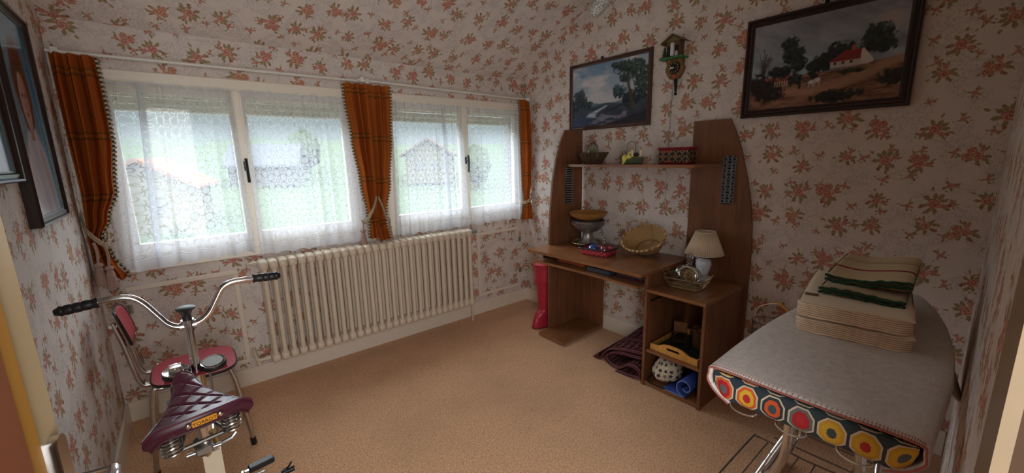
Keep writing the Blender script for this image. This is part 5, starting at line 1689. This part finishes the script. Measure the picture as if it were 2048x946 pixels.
# ------------------------------------------------------------------ ceiling light (unlit)
cx0, cy0 = -0.815, -1.865
t = thing('ceiling_light', 'unlit ceiling light with a frosted cut glass shade, seen at the top edge', 'ceiling light', (cx0, cy0, 2.6))
MB().lathe([(0.0, -0.03), (0.05, -0.028), (0.06, 0.0)], (cx0, cy0, 2.6), 24).build('ceiling_rose', BRASS, t)
MB().tube([(cx0, cy0, 2.58), (cx0, cy0, 2.44)], 0.008, 10).sphere((cx0, cy0, 2.43), 0.028, nu=16, nv=10).build('stem', BRASS, t)
FROST = plain('frosted_cut_glass', 'e8e8e2', 0.25, var=.1, scale=60, spec=.8)
mm = Mat('cut_glass_shade')
P = mm.pos(); v_ = mm.node('ShaderNodeTexVoronoi'); v_.inputs['Scale'].default_value = 110; mm.link(P, v_.inputs['Vector'])
vd = X(mm.nt, v_.outputs['Distance'])
CUTG = mm.bsdf(mm.mix(vd, hexc('f2f2ec'), hexc('8a8c88')), 0.15, 0, bump=vd, bstr=1.0, bdist=.006, spec=1.0, trans=0.35)
for k in range(1):
    a = math.radians(101)
    dx_, dy_ = math.cos(a), math.sin(a)
    p0 = Vector((cx0, cy0, 2.42)); p1 = Vector((cx0 + dx_ * .10, cy0 + dy_ * .10, 2.39)); p2 = Vector((cx0 + dx_ * .17, cy0 + dy_ * .17, 2.33))
    arm = MB().tube(catmull([p0, p1, p2]), 0.007, 8).build('arm', BRASS, t)
    tip = Vector((cx0 + dx_ * .325, cy0 + dy_ * .325, 2.155))
    d_ = (tip - p2)
    R_ = d_.to_track_quat('Z', 'Y').to_matrix().to_4x4()
    Lg = d_.length
    MB(Matrix.Translation(p2) @ R_).lathe([(0.012, 0.0), (0.020, 0.01), (0.036, 0.03), (0.044, 0.08), (0.042, Lg * .6), (0.036, Lg * .85), (0.026, Lg * .97), (0.0, Lg)], (0, 0, 0), 32).build('glass_shade', CUTG, t)

# ------------------------------------------------------------------ ironing board
t = thing('ironing_board', 'ironing board on chrome legs with octagon patterned cover and wire linen rack', 'ironing board', (-1.0, -2.785, 0))
def bw(x):
    if x < -1.22: return 0.200
    k = (x + 1.22) / 0.84
    return 0.200 * max(0.0, 1 - k ** 2.2) ** 0.85
yc = -2.787
def board(u, w, sh=1.0, x0=-1.598, x1=-0.43):
    x = x0 + (x1 - x0) * w
    a = 2 * math.pi * u
    hw = bw(x) if w < 1 else 0.004
    c_, s_ = math.cos(a), math.sin(a)
    yy = hw * math.copysign(abs(c_) ** 0.45, c_)
    zz = 0.838 + 0.034 * math.copysign(abs(s_) ** 0.55, s_)
    return (x, yc + yy, zz)
MB().grid(board, 64, 40, cu=True, uvf=lambda u, w: (w * 1.2, 2 + u * .9)).build('padded_top', COVER, t, ang=70)
# end face: cover wraps over the blunt end
def endf(u, w):
    y = yc - 0.199 + 0.398 * u
    e_ = min(1.0, (0.199 - abs(y - yc)) / 0.03)
    th = math.pi * (w - 0.5)
    zt_, zb_ = 0.872, 0.872 - 0.070 * (0.25 + 0.75 * max(0, e_) ** .5)
    return (-1.598 - 0.014 * math.cos(th) * e_, y, (zt_ + zb_) / 2 + (zt_ - zb_) / 2 * math.sin(th))
MB().grid(endf, 60, 12, uvf=lambda u, w: (u * 0.42 + 0.012, w * 0.083 - 0.008)).build('board_cover', COVER, t, ang=70)
for (y_) in (-2.67, -2.775, -2.895):
    MB().tube(catmull([(-1.585, y_ + 0.035, 0.812), (-1.612, y_ + 0.028, 0.797), (-1.62, y_, 0.793), (-1.612, y_ - 0.028, 0.797), (-1.585, y_ - 0.035, 0.812)]), 0.0025, 7).build('end_hook', CHROME, t)
def leg(pts, r=0.0115): return MB().tube(catmull(pts, 8), r, 14)
leg([(-1.545, -2.757, 0.80), (-1.46, -2.735, 0.64), (-1.385, -2.702, 0.52), (-1.30, -2.66, 0.42), (-1.02, -2.57, 0.18), (-0.76, -2.535, 0.02)]).build('leg', CHROME, t)
leg([(-1.545, -2.895, 0.80), (-1.42, -2.885, 0.66), (-1.28, -2.87, 0.55), (-1.16, -2.865, 0.46), (-0.95, -2.90, 0.20), (-0.76, -2.92, 0.02)]).build('leg', CHROME, t)
leg([(-0.78, -2.72, 0.80), (-0.95, -2.70, 0.62), (-1.15, -2.62, 0.38), (-1.42, -2.50, 0.02)]).build('leg', OLDCHROME, t)
leg([(-0.78, -2.86, 0.80), (-0.95, -2.87, 0.62), (-1.15, -2.90, 0.38), (-1.42, -2.93, 0.02)]).build('leg', OLDCHROME, t)
for (x_, y_) in ((-0.62, -2.515), (-0.76, -2.92), (-1.42, -2.50), (-1.42, -2.93)):
    MB().tube([(x_ - 0.0, y_, 0.0), (x_ - 0.02, y_, 0.045)], 0.016, 12).build('rubber_foot', BLACKPL, t)
MB().tube([(-0.76, -2.535, 0.02), (-0.62, -2.515, 0.02)], 0.0115, 10).tube([(-0.76, -2.53, 0.03), (-0.76, -2.92, 0.03)], 0.009, 10).tube([(-1.42, -2.50, 0.03), (-1.42, -2.93, 0.03)], 0.009, 10).build('cross_bar', OLDCHROME, t)
rk = MB()
zr = 0.40
x0_, x1_, y0_, y1_ = -1.62, -1.11, -2.885, -2.545
rk.tube(catmull([(x0_, y1_, zr), (x1_ - .03, y1_, zr), (x1_, y1_ - .012, zr + .004), (x1_ + .01, y1_ - .04, zr), (x1_, (y0_ + y1_) / 2, zr - 0.0), (x1_ + .01, y0_ + .04, zr), (x1_, y0_ + .012, zr + .004), (x1_ - .03, y0_, zr), (x0_, y0_, zr)]), 0.0032, 7)
for k in range(1, 7):
    y_ = y1_ + (y0_ - y1_) * k / 7
    rk.tube([(x0_, y_, zr), (x1_, y_, zr)], 0.0022, 6)
rk.tube([(-0.99, -2.60, zr + .02), (-0.99, -2.88, zr + .02)], 0.003, 6).tube([(-1.06, -2.60, zr + .0), (-1.06, -2.88, zr + .0)], 0.003, 6).tube([(x0_, y1_, zr), (x0_, y0_, zr)], .003, 6)
rk.build('linen_rack', IRONSTEEL, t)
for y_ in (-2.665, -2.83):
    MB().tube(catmull([(-0.92, y_, 0.80), (-1.0, y_, 0.60), (-1.02, y_, 0.50), (-1.02, y_, 0.42), (-1.10, y_, 0.40)]), 0.0035, 7).build('rack_hanger', OLDCHROME, t)

# blanket draped over the board
t = thing('ironing_blanket', 'thick off-white blanket with coral stitched hem draped over the ironing board', 'blanket', (-1.0, -2.787, 0.88))
def hang(x):
    if x < -1.05: return 0.0
    k = min(1, (x + 1.05) / 0.25); return 0.16 * k * k * (3 - 2 * k)
def blan(u, w):
    x = -1.605 + 1.155 * w
    hw = bw(x) + 0.012 if w < 0.96 else bw(-1.605 + 1.155 * 0.96) + 0.012 - 0.05 * (w - .96) / .04
    h = hang(x)
    # profile parameter u: 0 left hem .. 1 right hem
    pr = [(1.00 - 0.26 * (1 - h / .16), -0.085 - h * .6), (1.00 - 0.10 * (1 - h / .16), -0.066 - h * .35), (1.005, -0.040), (1.0, -0.018), (0.965, 0.000), (0.70, 0.003), (0.3, 0.001), (-0.3, 0.001), (-0.70, 0.003), (-0.965, 0.0), (-1.0, -0.018), (-1.005, -0.040), (-1.00 + 0.10 * (1 - h / .16) - .2 * h / .16, -0.066 - h * .5), (-1.00 + 0.26 * (1 - h / .16) - .38 * h / .16, -0.085 - h)]
    i = u * (len(pr) - 1); i0 = int(min(i, len(pr) - 2)); f_ = i - i0
    g_ = lambda k_, c_: pr[max(0, min(len(pr) - 1, k_))][c_]
    p = tuple(0.5 * (2 * g_(i0, c_) + (g_(i0 + 1, c_) - g_(i0 - 1, c_)) * f_ + (2 * g_(i0 - 1, c_) - 5 * g_(i0, c_) + 4 * g_(i0 + 1, c_) - g_(i0 + 2, c_)) * f_ * f_ + (-g_(i0 - 1, c_) + 3 * g_(i0, c_) - 3 * g_(i0 + 1, c_) + g_(i0 + 2, c_)) * f_ ** 3) for c_ in (0, 1))
    y = yc + p[0] * hw + 0.003 * math.sin(9 * x + 4 * u)
    dr = 0.0
    if w > .96: dr = 0.02 * (w - .96) / .04
    return (x + (0.0 if u < .5 else 0.02 * h / .16), y, 0.882 + p[1] - dr)
MB().grid(blan, 78, 60).build('blanket_top', TERRY, t, ang=80, solid=0.008)
hem = [Vector(blan(k / 78, 0.0)) + Vector((-0.004, 0, 0)) for k in range(79)]
MB().tube(hem, 0.0022, 7).build('coral_hem', SALMON, t)
stc = MB()
for i in range(0, 78):
    for f_ in (0.25, 0.75):
        p = hem[i].lerp(hem[i + 1], f_)
        q2 = Vector(blan((i + f_) / 78, 0.009))
        nn = Vector((0, 0, 0.0045)) if 8 < i < 70 else Vector((0, 0.0045 * (1 if i < 10 else -1), 0))
        stc.tube([p, p.lerp(q2, .5) + nn, q2 + nn * .8], 0.0009, 4)
stc.build('blanket_stitching', SALMON, t, kind='stuff')

# folded linen and towels on the blanket
def folded(name, label, cat, group, M_, lx_, ly_, z0, z1, side, topm, layers, slump=0.0, uvr=None, hem_mat=None, wave=0.0):
    t = thing(name, label, cat, tuple(M_ @ Vector((0, 0, z0))), group)
    n = layers
    m = MB(M_)
    def body(u, w):
        a = 2 * math.pi * u
        p = rr(a, lx_, ly_, 0.13)
        k = 1 + 0.012 * math.sin(3 * a + 5 * w) - 0.007 * abs(math.sin(math.pi * n * w))
        sl = slump * ((p[0] / lx_) ** 2 + (p[1] / ly_) ** 2) * 0.5
        zz = z0 + (z1 - z0) * w * (1 - sl) + wave * math.sin(2.6 * p[1] / ly_ + 0.6) * w
        return (p[0] * k, p[1] * k, zz)
    m.grid(body, 120, 8 * n, cu=True)
    m.build('folded_layers', side, t, ang=60)
    def topf(u, w):
        x = -lx_ + 2 * lx_ * u; y = -ly_ + 2 * ly_ * w
        e_ = min(1, (lx_ - abs(x)) / 0.012, (ly_ - abs(y)) / 0.012)
        e_ = max(0, e_)
        sl = slump * ((x / lx_) ** 2 + (y / ly_) ** 2) * 0.5
        return (x, y, z0 + (z1 - z0) * (1 - sl) - 0.005 + 0.009 * e_ ** .5 + 0.0015 * math.sin(13 * x + 9 * y) + wave * math.sin(2.6 * y / ly_ + 0.6))
    MB(M_).grid(topf, 40, 30, uvf=lambda u, w: (u, w)).build('top_fold', topm, t, ang=80)
    if hem_mat:
        m2 = MB(M_)
        for (zz, off) in ((z0 + (z1 - z0) * .2, 0.004), (z0 + (z1 - z0) * .85, 0.006)):
            pts = [(-lx_ - off + .004 * math.sin(k), -ly_ + 2 * ly_ * k / 24, zz + wave * math.sin(2.6 * (-1 + 2 * k / 24) + .6) + .002 * math.sin(k * 1.7)) for k in range(25)]
            m2.tube(pts, 0.0045, 8)
        m2.build('green_edge', hem_mat, t)
    return t
G1 = 'folded linen sheets on the ironing board'
ML = T(-0.945, -2.757, 0) @ RZ(8)
folded('folded_sheet', 'lower folded cream linen sheet, directly on the blanket', 'folded linen', G1, ML, 0.222, 0.138, 0.888, 0.932, FOLDS, LINENTOP, 7)
folded('folded_sheet', 'upper folded cream linen sheet, on top of the lower one, with a small tag', 'folded linen', G1, T(0.004, 0.004, 0) @ ML, 0.226, 0.136, 0.937, 0.982, FOLDS, LINENTOP, 7)
MB(T(-1.09, -2.665, 0.9865) @ RZ(12)).rbox(-0.012, 0.012, -0.018, 0.018, -0.0005, 0.0008, .0003).build('paper_tag', plain('brown_tag', '6a5a3c', .7), [o for o in COL.objects if o.name.startswith('folded_sheet')][-1])
G2 = 'striped towels on the folded linen'
folded('tea_towel', 'lower folded green edged tea towel on the linen stack', 'towel', G2, T(-0.845, -2.768, 0) @ RZ(3), 0.205, 0.104, 0.988, 1.008, make_layers('towel_edges', '8a7d62', 'a89a7c', '3a3426', 0.006), TOWELTOP, 3, hem_mat=GREENHEM, wave=0.004)
folded('tea_towel', 'topmost folded tea towel with red and yellow stripes', 'towel', G2, T(-0.790, -2.770, 0) @ RZ(3), 0.200, 0.106, 1.020, 1.042, make_layers('towel_edges_top', '8a7d62', 'a89a7c', '3a3426', 0.006), STRIPED, 3, hem_mat=GREENHEM, wave=-0.009)

# wire stand behind the ironing board
t = thing('wire_stand', 'dark wire basket stand with wooden grip against the wall behind the ironing board', 'stand', (-0.16, -2.24, 0))
m = MB()
for z_ in (0.33, 0.42, 0.50):
    m.tube([(-0.16 + .07 * math.cos(2 * math.pi * k / 40), -2.26 + .075 * math.sin(2 * math.pi * k / 40), z_) for k in range(40)], 0.0025, 6, closed=True)
for k in range(16):
    a = 2 * math.pi * k / 16
    m.tube([(-0.16 + .07 * math.cos(a), -2.26 + .075 * math.sin(a), 0.33), (-0.16 + .07 * math.cos(a + .5), -2.26 + .075 * math.sin(a + .5), 0.50)], .0015, 5)
m.build('wire_body', IRONSTEEL, t)
MB().tube(catmull([(-0.16, -2.19, 0.50), (-0.16, -2.21, 0.57), (-0.16, -2.26, 0.605), (-0.16, -2.31, 0.62)]), .003, 6).build('hoop', CHROME, t)
MB().tube([(-0.16, -2.30, 0.63), (-0.16, -2.36, 0.585)], .008, 8).build('wooden_grip', TRAYWOOD, t)
for a in (0.6, 2.7, 4.8):
    MB().tube([(-0.16 + .07 * math.cos(a), -2.26 + .075 * math.sin(a), 0.33), (-0.16 + .11 * math.cos(a), -2.26 + .11 * math.sin(a), 0.0)], .005, 6).build('leg', IRONSTEEL, t)

# ------------------------------------------------------------------ red chair
t = thing('laminate_chair', 'red laminate chair with tubular steel frame in the left corner behind the exercise bike', 'chair', (-2.70, -0.55, 0))
def seatpoly(n=64):
    out = []
    for k in range(n):
        a = 2 * math.pi * k / n
        p = rr(a, 0.165, 0.175, 0.5)
        wdt = 1.0 - 0.10 * (0.5 - p[0] / 0.38)
        out.append((-2.705 + p[0], -0.552 + p[1] * wdt))
    return out
sp_ = seatpoly()
MB().prism(sp_, 'z', 0.452, 0.464).build('seat', REDF, t, ang=30)
MB().tube([(p[0], p[1], 0.456) for p in sp_], 0.0065, 6, closed=True).build('seat_edge', BLACKPL, t)
# backrest: curved oval board
bkn = 24
def back(u, w, off=0.0):
    a = 2 * math.pi * u
    p = rr(a, 0.115, 0.085, 0.55)
    yy, zz = p[0] * w, p[1] * w
    x = -2.935 - 0.10 * (yy / 0.185) ** 2 * -0.35 - zz * 0.22 + off
    return (x, -0.490 + yy, 0.720 + zz)
MB().grid(back, 48, 6, cu=True).build('backrest', REDF, t, ang=60, solid=0.010)
MB().tube([back(k / 64, 1.0) for k in range(64)], 0.0068, 6, closed=True).build('backrest_edge', DARKWOOD, t)
for y_ in (-0.575, -0.42):
    MB().tube(catmull([(-2.958, y_, 0.76), (-2.940, y_, 0.66), (-2.922, y_, 0.52), (-2.910, y_, 0.455), (-2.885, y_, 0.432), (-2.80, y_, 0.438), (-2.62, y_, 0.440)]), 0.0105, 12).build('back_frame', OLDCHROME, t)
    MB().tube([(-2.972, y_, 0.745), (-2.945, y_, 0.745)], .009, 10).build('cap_screw', WHITEPL, t)
for sy, y_ in ((1, -0.69), (-1, -0.38)):
    for sx in (-1, 1):
        xt, xb = (-2.862, -2.91) if sx < 0 else (-2.575, -2.525)
        yb = y_ if sx > 0 else y_ + 0.015 * sy
        lg = MB().tube(catmull([(-2.715, y_ + 0.02 * sy, 0.440), (xt - 0.03 * -sx * -1, y_ + 0.015 * sy, 0.440), (xt + 0.01 * sx, y_ + .01 * sy, 0.405), (xb, yb, 0.03)]), 0.0105, 12)
        lo = lg.build('leg', OLDCHROME, t)
        MB().tube([(xb + 0.0, yb, 0.0), (xb - 0.002 * sx, yb, 0.04)], 0.0135, 12).build('rubber_foot', BLACKPL, lo)

# ------------------------------------------------------------------ exercise bike
bk = thing('exercise_bike', 'chrome exercise bike with burgundy quilted saddle and high handlebar', 'exercise bike', (-2.69, -1.4, 0))
CREAMMET = plain('cream_enamel_frame', 'b9ab96', 0.3)
# saddle
FW = math.radians(97.0)
SM_ = Matrix(((math.cos(FW), math.sin(FW), 0, -2.690), (math.sin(FW), -math.cos(FW), 0, -1.757), (0, 0, 1, 0.797), (0, 0, 0, 1)))   # local x forward, local y to the right
SM_ = SM_ @ RY(-2) @ RX(1.5)
def halfw(s):
    # s: 0 rear .. 1 nose
    return 0.033 + 0.084 * (1 - min(1, s / 0.80) ** 1.3) ** 1.5 if s < .80 else 0.033 - 0.013 * ((s - .8) / .2) ** 2
LS = 0.262
def sad(u, w, lift=0.0):
    s = w; q_ = u * 2 - 1
    hw = halfw(s)
    rear = 0.018 * (1 - abs(q_) ** 2) * (1 - s) ** 3
    x = LS * s - rear * 1.2
    e_ = abs(q_)
    dome = 0.020 * (1 - e_ ** 2.2) * (0.6 + .4 * s)
    droop = -0.016 * max(0, (e_ - 0.72) / 0.28) ** 2
    dip = -0.012 * math.sin(math.pi * min(1, s * 1.15)) + 0.020 * max(0, s - .55) ** 1.2
    yq = q_ * hw
    d1 = (x + yq * 1.0) / 0.062; d2 = (x - yq * 1.0) / 0.062
    qt = min(abs(d1 - round(d1)), abs(d2 - round(d2)))
    quilt = 0.0055 * (min(1, qt / 0.16) ** 0.6) if (s > 0.10 and s < .93 and e_ < .93) else 0.0055
    end = -0.020 * max(0, (s - 0.93) / 0.07) ** 2
    return (x, yq, dome + droop + dip + quilt + end + lift)
MB(SM_).grid(sad, 110, 130).build('saddle_cover', BURG, bk, ang=80)
# skirt following the saddle edge
edge = [(0.0, w / 40) for w in range(40, -1, -1)] + [(u / 40, 0.0) for u in range(1, 41)] + [(1.0, w / 40) for w in range(1, 41)]
ep = [Vector(sad(a, b)) for a, b in edge]
nE = len(ep)
def skirt(u, w):
    i = u * (nE - 1); i0 = int(min(i, nE - 2)); p = ep[i0].lerp(ep[i0 + 1], i - i0)
    k = abs(u - .5) * 2
    depth = 0.044 * (1 - .5 * k)
    bulge = 0.007 * math.sin(math.pi * w) 
    c = Vector((0.12, 0, p.z)); o_ = Vector((p.x - .10, p.y, 0)); 
    if o_.length > 0: o_.normalize()
    tuck = -0.016 * w * w
    return p + o_ * (bulge + tuck) + Vector((0, 0, -depth * w))
MB(SM_).grid(skirt, nE * 2, 8).build('saddle_skirt', BURGDARK, bk, ang=70)
MB(SM_).tube([Vector(skirt(k / 120, 1.0)) for k in range(121)], 0.0042, 8).build('saddle_edge', BURGDARK, bk)
MB(SM_).tube([Vector(skirt(k / 120, 0.0)) + Vector((0, 0, .001)) for k in range(121)], 0.0028, 6).build('saddle_piping', BURG, bk)
MB(SM_).box(0.01, 0.20, -0.05, 0.05, -0.030, -0.024).build('saddle_pan', BLACKM, bk)
# name plate on the rear
PM = SM_ @ T(-0.0310, 0.004, 0.0035)
MB(PM).rbox(-0.003, 0.002, -0.027, 0.027, -0.0085, 0.0085, .002).build('name_plate', plain('amber_badge', 'c2822a', .35), bk)
text_mesh('name_lettering', 'TORROT', 0.0125, PM @ T(-0.0035, 0, -0.001) @ RZ(-90) @ RX(90) @ Matrix.Scale(-1, 4, (1, 0, 0)), BLACKGL, bk, 0.0003)
for s in (-1, 1):
    MB(PM).sphere((-0.002, s * 0.034, 0.001), 0.0065, (0.5, 1, 1), 12, 8).build('rivet', CHROME, bk)
# springs
for s in (-1, 1):
    pts = [(0.035 + 0.021 * math.cos(a), s * 0.066 + 0.021 * math.sin(a), -0.040 - 0.052 * a / (2 * math.pi * 5)) for a in [2 * math.pi * 5 * k / 150 for k in range(151)]]
    so = MB(SM_).tube(pts, 0.0030, 8).build('saddle_spring', OLDCHROME, bk)
    MB(SM_).tube([(0.035, s * 0.066, -0.024), (0.035, s * 0.066, -0.10)], 0.007, 10).tube([(0.035, s * .066, -0.088), (0.035, s * .066, -0.098)], 0.012, 12).build('spring_bolt', STEEL, so)
MB(SM_).tube([(0.035, -0.066, -0.092), (0.035, 0.066, -0.092)], 0.006, 8).tube(catmull([(0.035, -0.05, -0.086), (0.10, -0.03, -0.075), (0.20, -0.012, -0.035), (0.25, 0.0, -0.02)]), 0.0045, 8).tube(catmull([(0.035, 0.05, -0.086), (0.10, 0.03, -0.075), (0.20, 0.012, -0.035), (0.25, 0.0, -0.02)]), 0.0045, 8).build('saddle_rail', plain('dark_rail', (.12, .11, .10, 1), .45, .8), bk)
# seat post, clamp and frame
MB().tube([(-2.697, -1.67, 0.735), (-2.690, -1.625, 0.60), (-2.680, -1.585, 0.42)], 0.0135, 16).build('seat_post', CHROME, bk)
cl = MB().tube([(-2.700, -1.647, 0.665), (-2.696, -1.630, 0.625)], 0.022, 16)
cl.rbox(-2.718, -2.676, -1.664, -1.63, 0.628, 0.652, .004).tube([(-2.738, -1.655, 0.640), (-2.65, -1.655, 0.640)], 0.006, 10)
cl.tube([(-2.656, -1.655, 0.642), (-2.63, -1.66, 0.650), (-2.618, -1.655, 0.66)], 0.0065, 8)
cl.build('seat_clamp', STEEL, bk)
MB().tube([(-2.672, -1.60, 0.66), (-2.668, -1.575, 0.55)], 0.008, 12).build('brass_tube', BRASS, bk)
fr = MB()
fr.prism([(-1.64, 0.615), (-1.60, 0.615), (-1.45, 0.35), (-1.42, 0.08), (-1.70, 0.08), (-1.66, 0.40)], 'x', -2.705, -2.660)
fr.build('frame_body', CREAMMET, bk)
MB().tube([(-2.690, -1.62, 0.60), (-2.69, -1.25, 0.30)], 0.017, 14).tube([(-2.69, -1.90, 0.03), (-2.69, -0.98, 0.03)], 0.02, 14).tube([(-2.69, -1.62, 0.10), (-2.69, -1.62, 0.03)], .02, 12).build('main_tube', CREAMMET, bk)
MB().tube([(-2.69, -1.245, 0.04), (-2.69, -1.25, 0.895)], 0.0145, 18).build('handlebar_post', CHROME, bk)
MB().tube([(-2.86, -1.88, 0.022), (-2.52, -1.88, 0.022)], 0.02, 14).build('rear_foot_bar', OLDCHROME, bk)
MB().tube([(-2.86, -1.00, 0.022), (-2.52, -1.00, 0.022)], 0.02, 14).build('front_foot_bar', OLDCHROME, bk)
MB(T(-2.69, -1.22, 0.27) @ RY(90)).lathe([(0.0, -0.018), (0.15, -0.018), (0.19, -0.025), (0.20, -0.02), (0.20, 0.02), (0.19, 0.025), (0.15, 0.018), (0.0, 0.018)], (0, 0, 0), 56).build('flywheel', STEEL, bk)
hb = [(-2.912, -1.25, 1.026), (-2.86, -1.25, 1.030), (-2.82, -1.25, 1.022), (-2.795, -1.25, 0.998), (-2.77, -1.25, 0.955), (-2.745, -1.25, 0.912), (-2.72, -1.25, 0.893), (-2.69, -1.25, 0.890), (-2.655, -1.25, 0.897), (-2.625, -1.25, 0.922), (-2.600, -1.25, 0.965), (-2.578, -1.25, 1.002), (-2.55, -1.25, 1.017), (-2.51, -1.25, 1.019), (-2.455, -1.25, 1.016)]
MB().tube(catmull(hb, 8), 0.0110, 16).build('handlebar', CHROME, bk)
def grip(a, b):
    a, b = Vector(a), Vector(b)
    pts = [a.lerp(b, k / 24) for k in range(25)]
    rad_ = []
    for k in range(25):
        r_ = 0.0150
        if k in (0, 1): r_ = 0.0168
        if k > 21: r_ = 0.0150 - 0.002 * (k - 21)
        if 3 < k < 22: r_ += 0.0009 * (1 if (k % 5) in (0, 1, 2, 3) else -1)
        rad_.append(r_)
    pts[-1] = pts[-1]
    MB().tube(pts, .015, 18, radii=rad_).build('handle_grip', BLACKPL, bk)
grip((-2.895, -1.25, 1.027), (-2.992, -1.25, 1.018))
grip((-2.480, -1.25, 1.018), (-2.388, -1.25, 1.012))
st = MB().tube([(-2.69, -1.25, 0.872), (-2.69, -1.25, 0.912)], 0.019, 18).tube([(-2.713, -1.25, 0.890), (-2.667, -1.25, 0.890)], 0.0155, 16)
st.build('stem_clamp', CHROME, bk)
MB().lathe([(0.0, 0.912), (0.014, 0.912), (0.013, 0.930), (0.019, 0.944), (0.027, 0.950), (0.029, 0.956), (0.020, 0.960), (0.0, 0.960)], (-2.69, -1.25, 0), 28).build('tension_knob', BLACKPL, bk)
# dials
dl = MB().rbox(-2.78, -2.60, -1.292, -1.225, 0.712, 0.722, .003)
dl.build('dial_bracket', REDF if False else plain('bracket_maroon', '7a2233', .35), bk)
for (x_, kk) in ((-2.745, 0), (-2.640, 1)):
    DMx = T(x_, -1.262, 0.722) @ RX(14 if kk else 8)
    d_ = MB(DMx).lathe([(0.0, 0.0), (0.036, 0.0), (0.040, 0.004), (0.040, 0.016), (0.037, 0.020), (0.0, 0.020)], (0, 0, 0), 40).build('dial_case', BLACKPL, bk)
    MB(DMx).lathe([(0.0, 0.0212), (0.034, 0.0212), (0.037, 0.0232), (0.038, 0.020)], (0, 0, 0), 40).build('chrome_bezel', CHROME, d_)
    if kk == 0:
        MB(DMx).lathe([(0.0, 0.040), (0.017, 0.039), (0.019, 0.034), (0.019, 0.022)], (0, 0, 0), 24, fr=lambda t_, i: 1 + 0.04 * math.sin(16 * t_)).rbox(-0.019, 0.019, -0.004, 0.004, 0.038, 0.046, .002).build('timer_knob', CHROME, d_)
    else:
        MB(DMx).lathe([(0.0, 0.0225), (0.030, 0.0225)], (0, 0, 0), 32).build('speed_scale', plain('dial_pale', 'b9c0c4', .15), d_)
MB().tube(catmull([(-2.655, -1.27, 0.712), (-2.655, -1.30, 0.62), (-2.665, -1.36, 0.45), (-2.67, -1.35, 0.30)]), 0.0035, 7).build('brake_cable', OLDCHROME, bk)
MB().tube([(-2.672, -1.262, 0.73), (-2.672, -1.262, 0.55)], 0.0035, 8).build('speed_cable', BRASS, bk)
# crank and pedals
MB().tube([(-2.73, -1.42, 0.30), (-2.62, -1.42, 0.30)], 0.016, 14).build('crank_axle', STEEL, bk)
cr = MB().tube([(-2.625, -1.42, 0.30), (-2.612, -1.34, 0.305)], 0.009, 10)
cr.tube([(-2.612, -1.335, 0.305), (-2.585, -1.335, 0.305)], 0.006, 8)
cr.build('crank_arm', CHROME, bk)
MB(T(-2.552, -1.332, 0.305) @ RZ(6)).rbox(-0.040, 0.046, -0.016, 0.016, -0.011, 0.011, .004).build('pedal', BLACKPL, bk)
MB().tube([(-2.725, -1.42, 0.30), (-2.745, -1.50, 0.295)], 0.009, 10).tube([(-2.745, -1.50, 0.295), (-2.77, -1.50, 0.295)], 0.006, 8).build('crank_arm', CHROME, bk)
MB(T(-2.81, -1.50, 0.295)).rbox(-0.042, 0.038, -0.030, 0.030, -0.012, 0.012, .003).build('pedal', BLACKPL, bk)
MB().tube([(-2.60, -1.43, 0.29), (-2.505, -1.435, 0.30)], .006, 8).tube(catmull([(-2.49, -1.42, 0.30), (-2.475, -1.435, 0.315), (-2.462, -1.44, 0.335)]), .0035, 6).tube([(-2.50, -1.436, 0.30), (-2.455, -1.438, 0.303)], 0.010, 10).build('rod_end', BLACKM, bk)
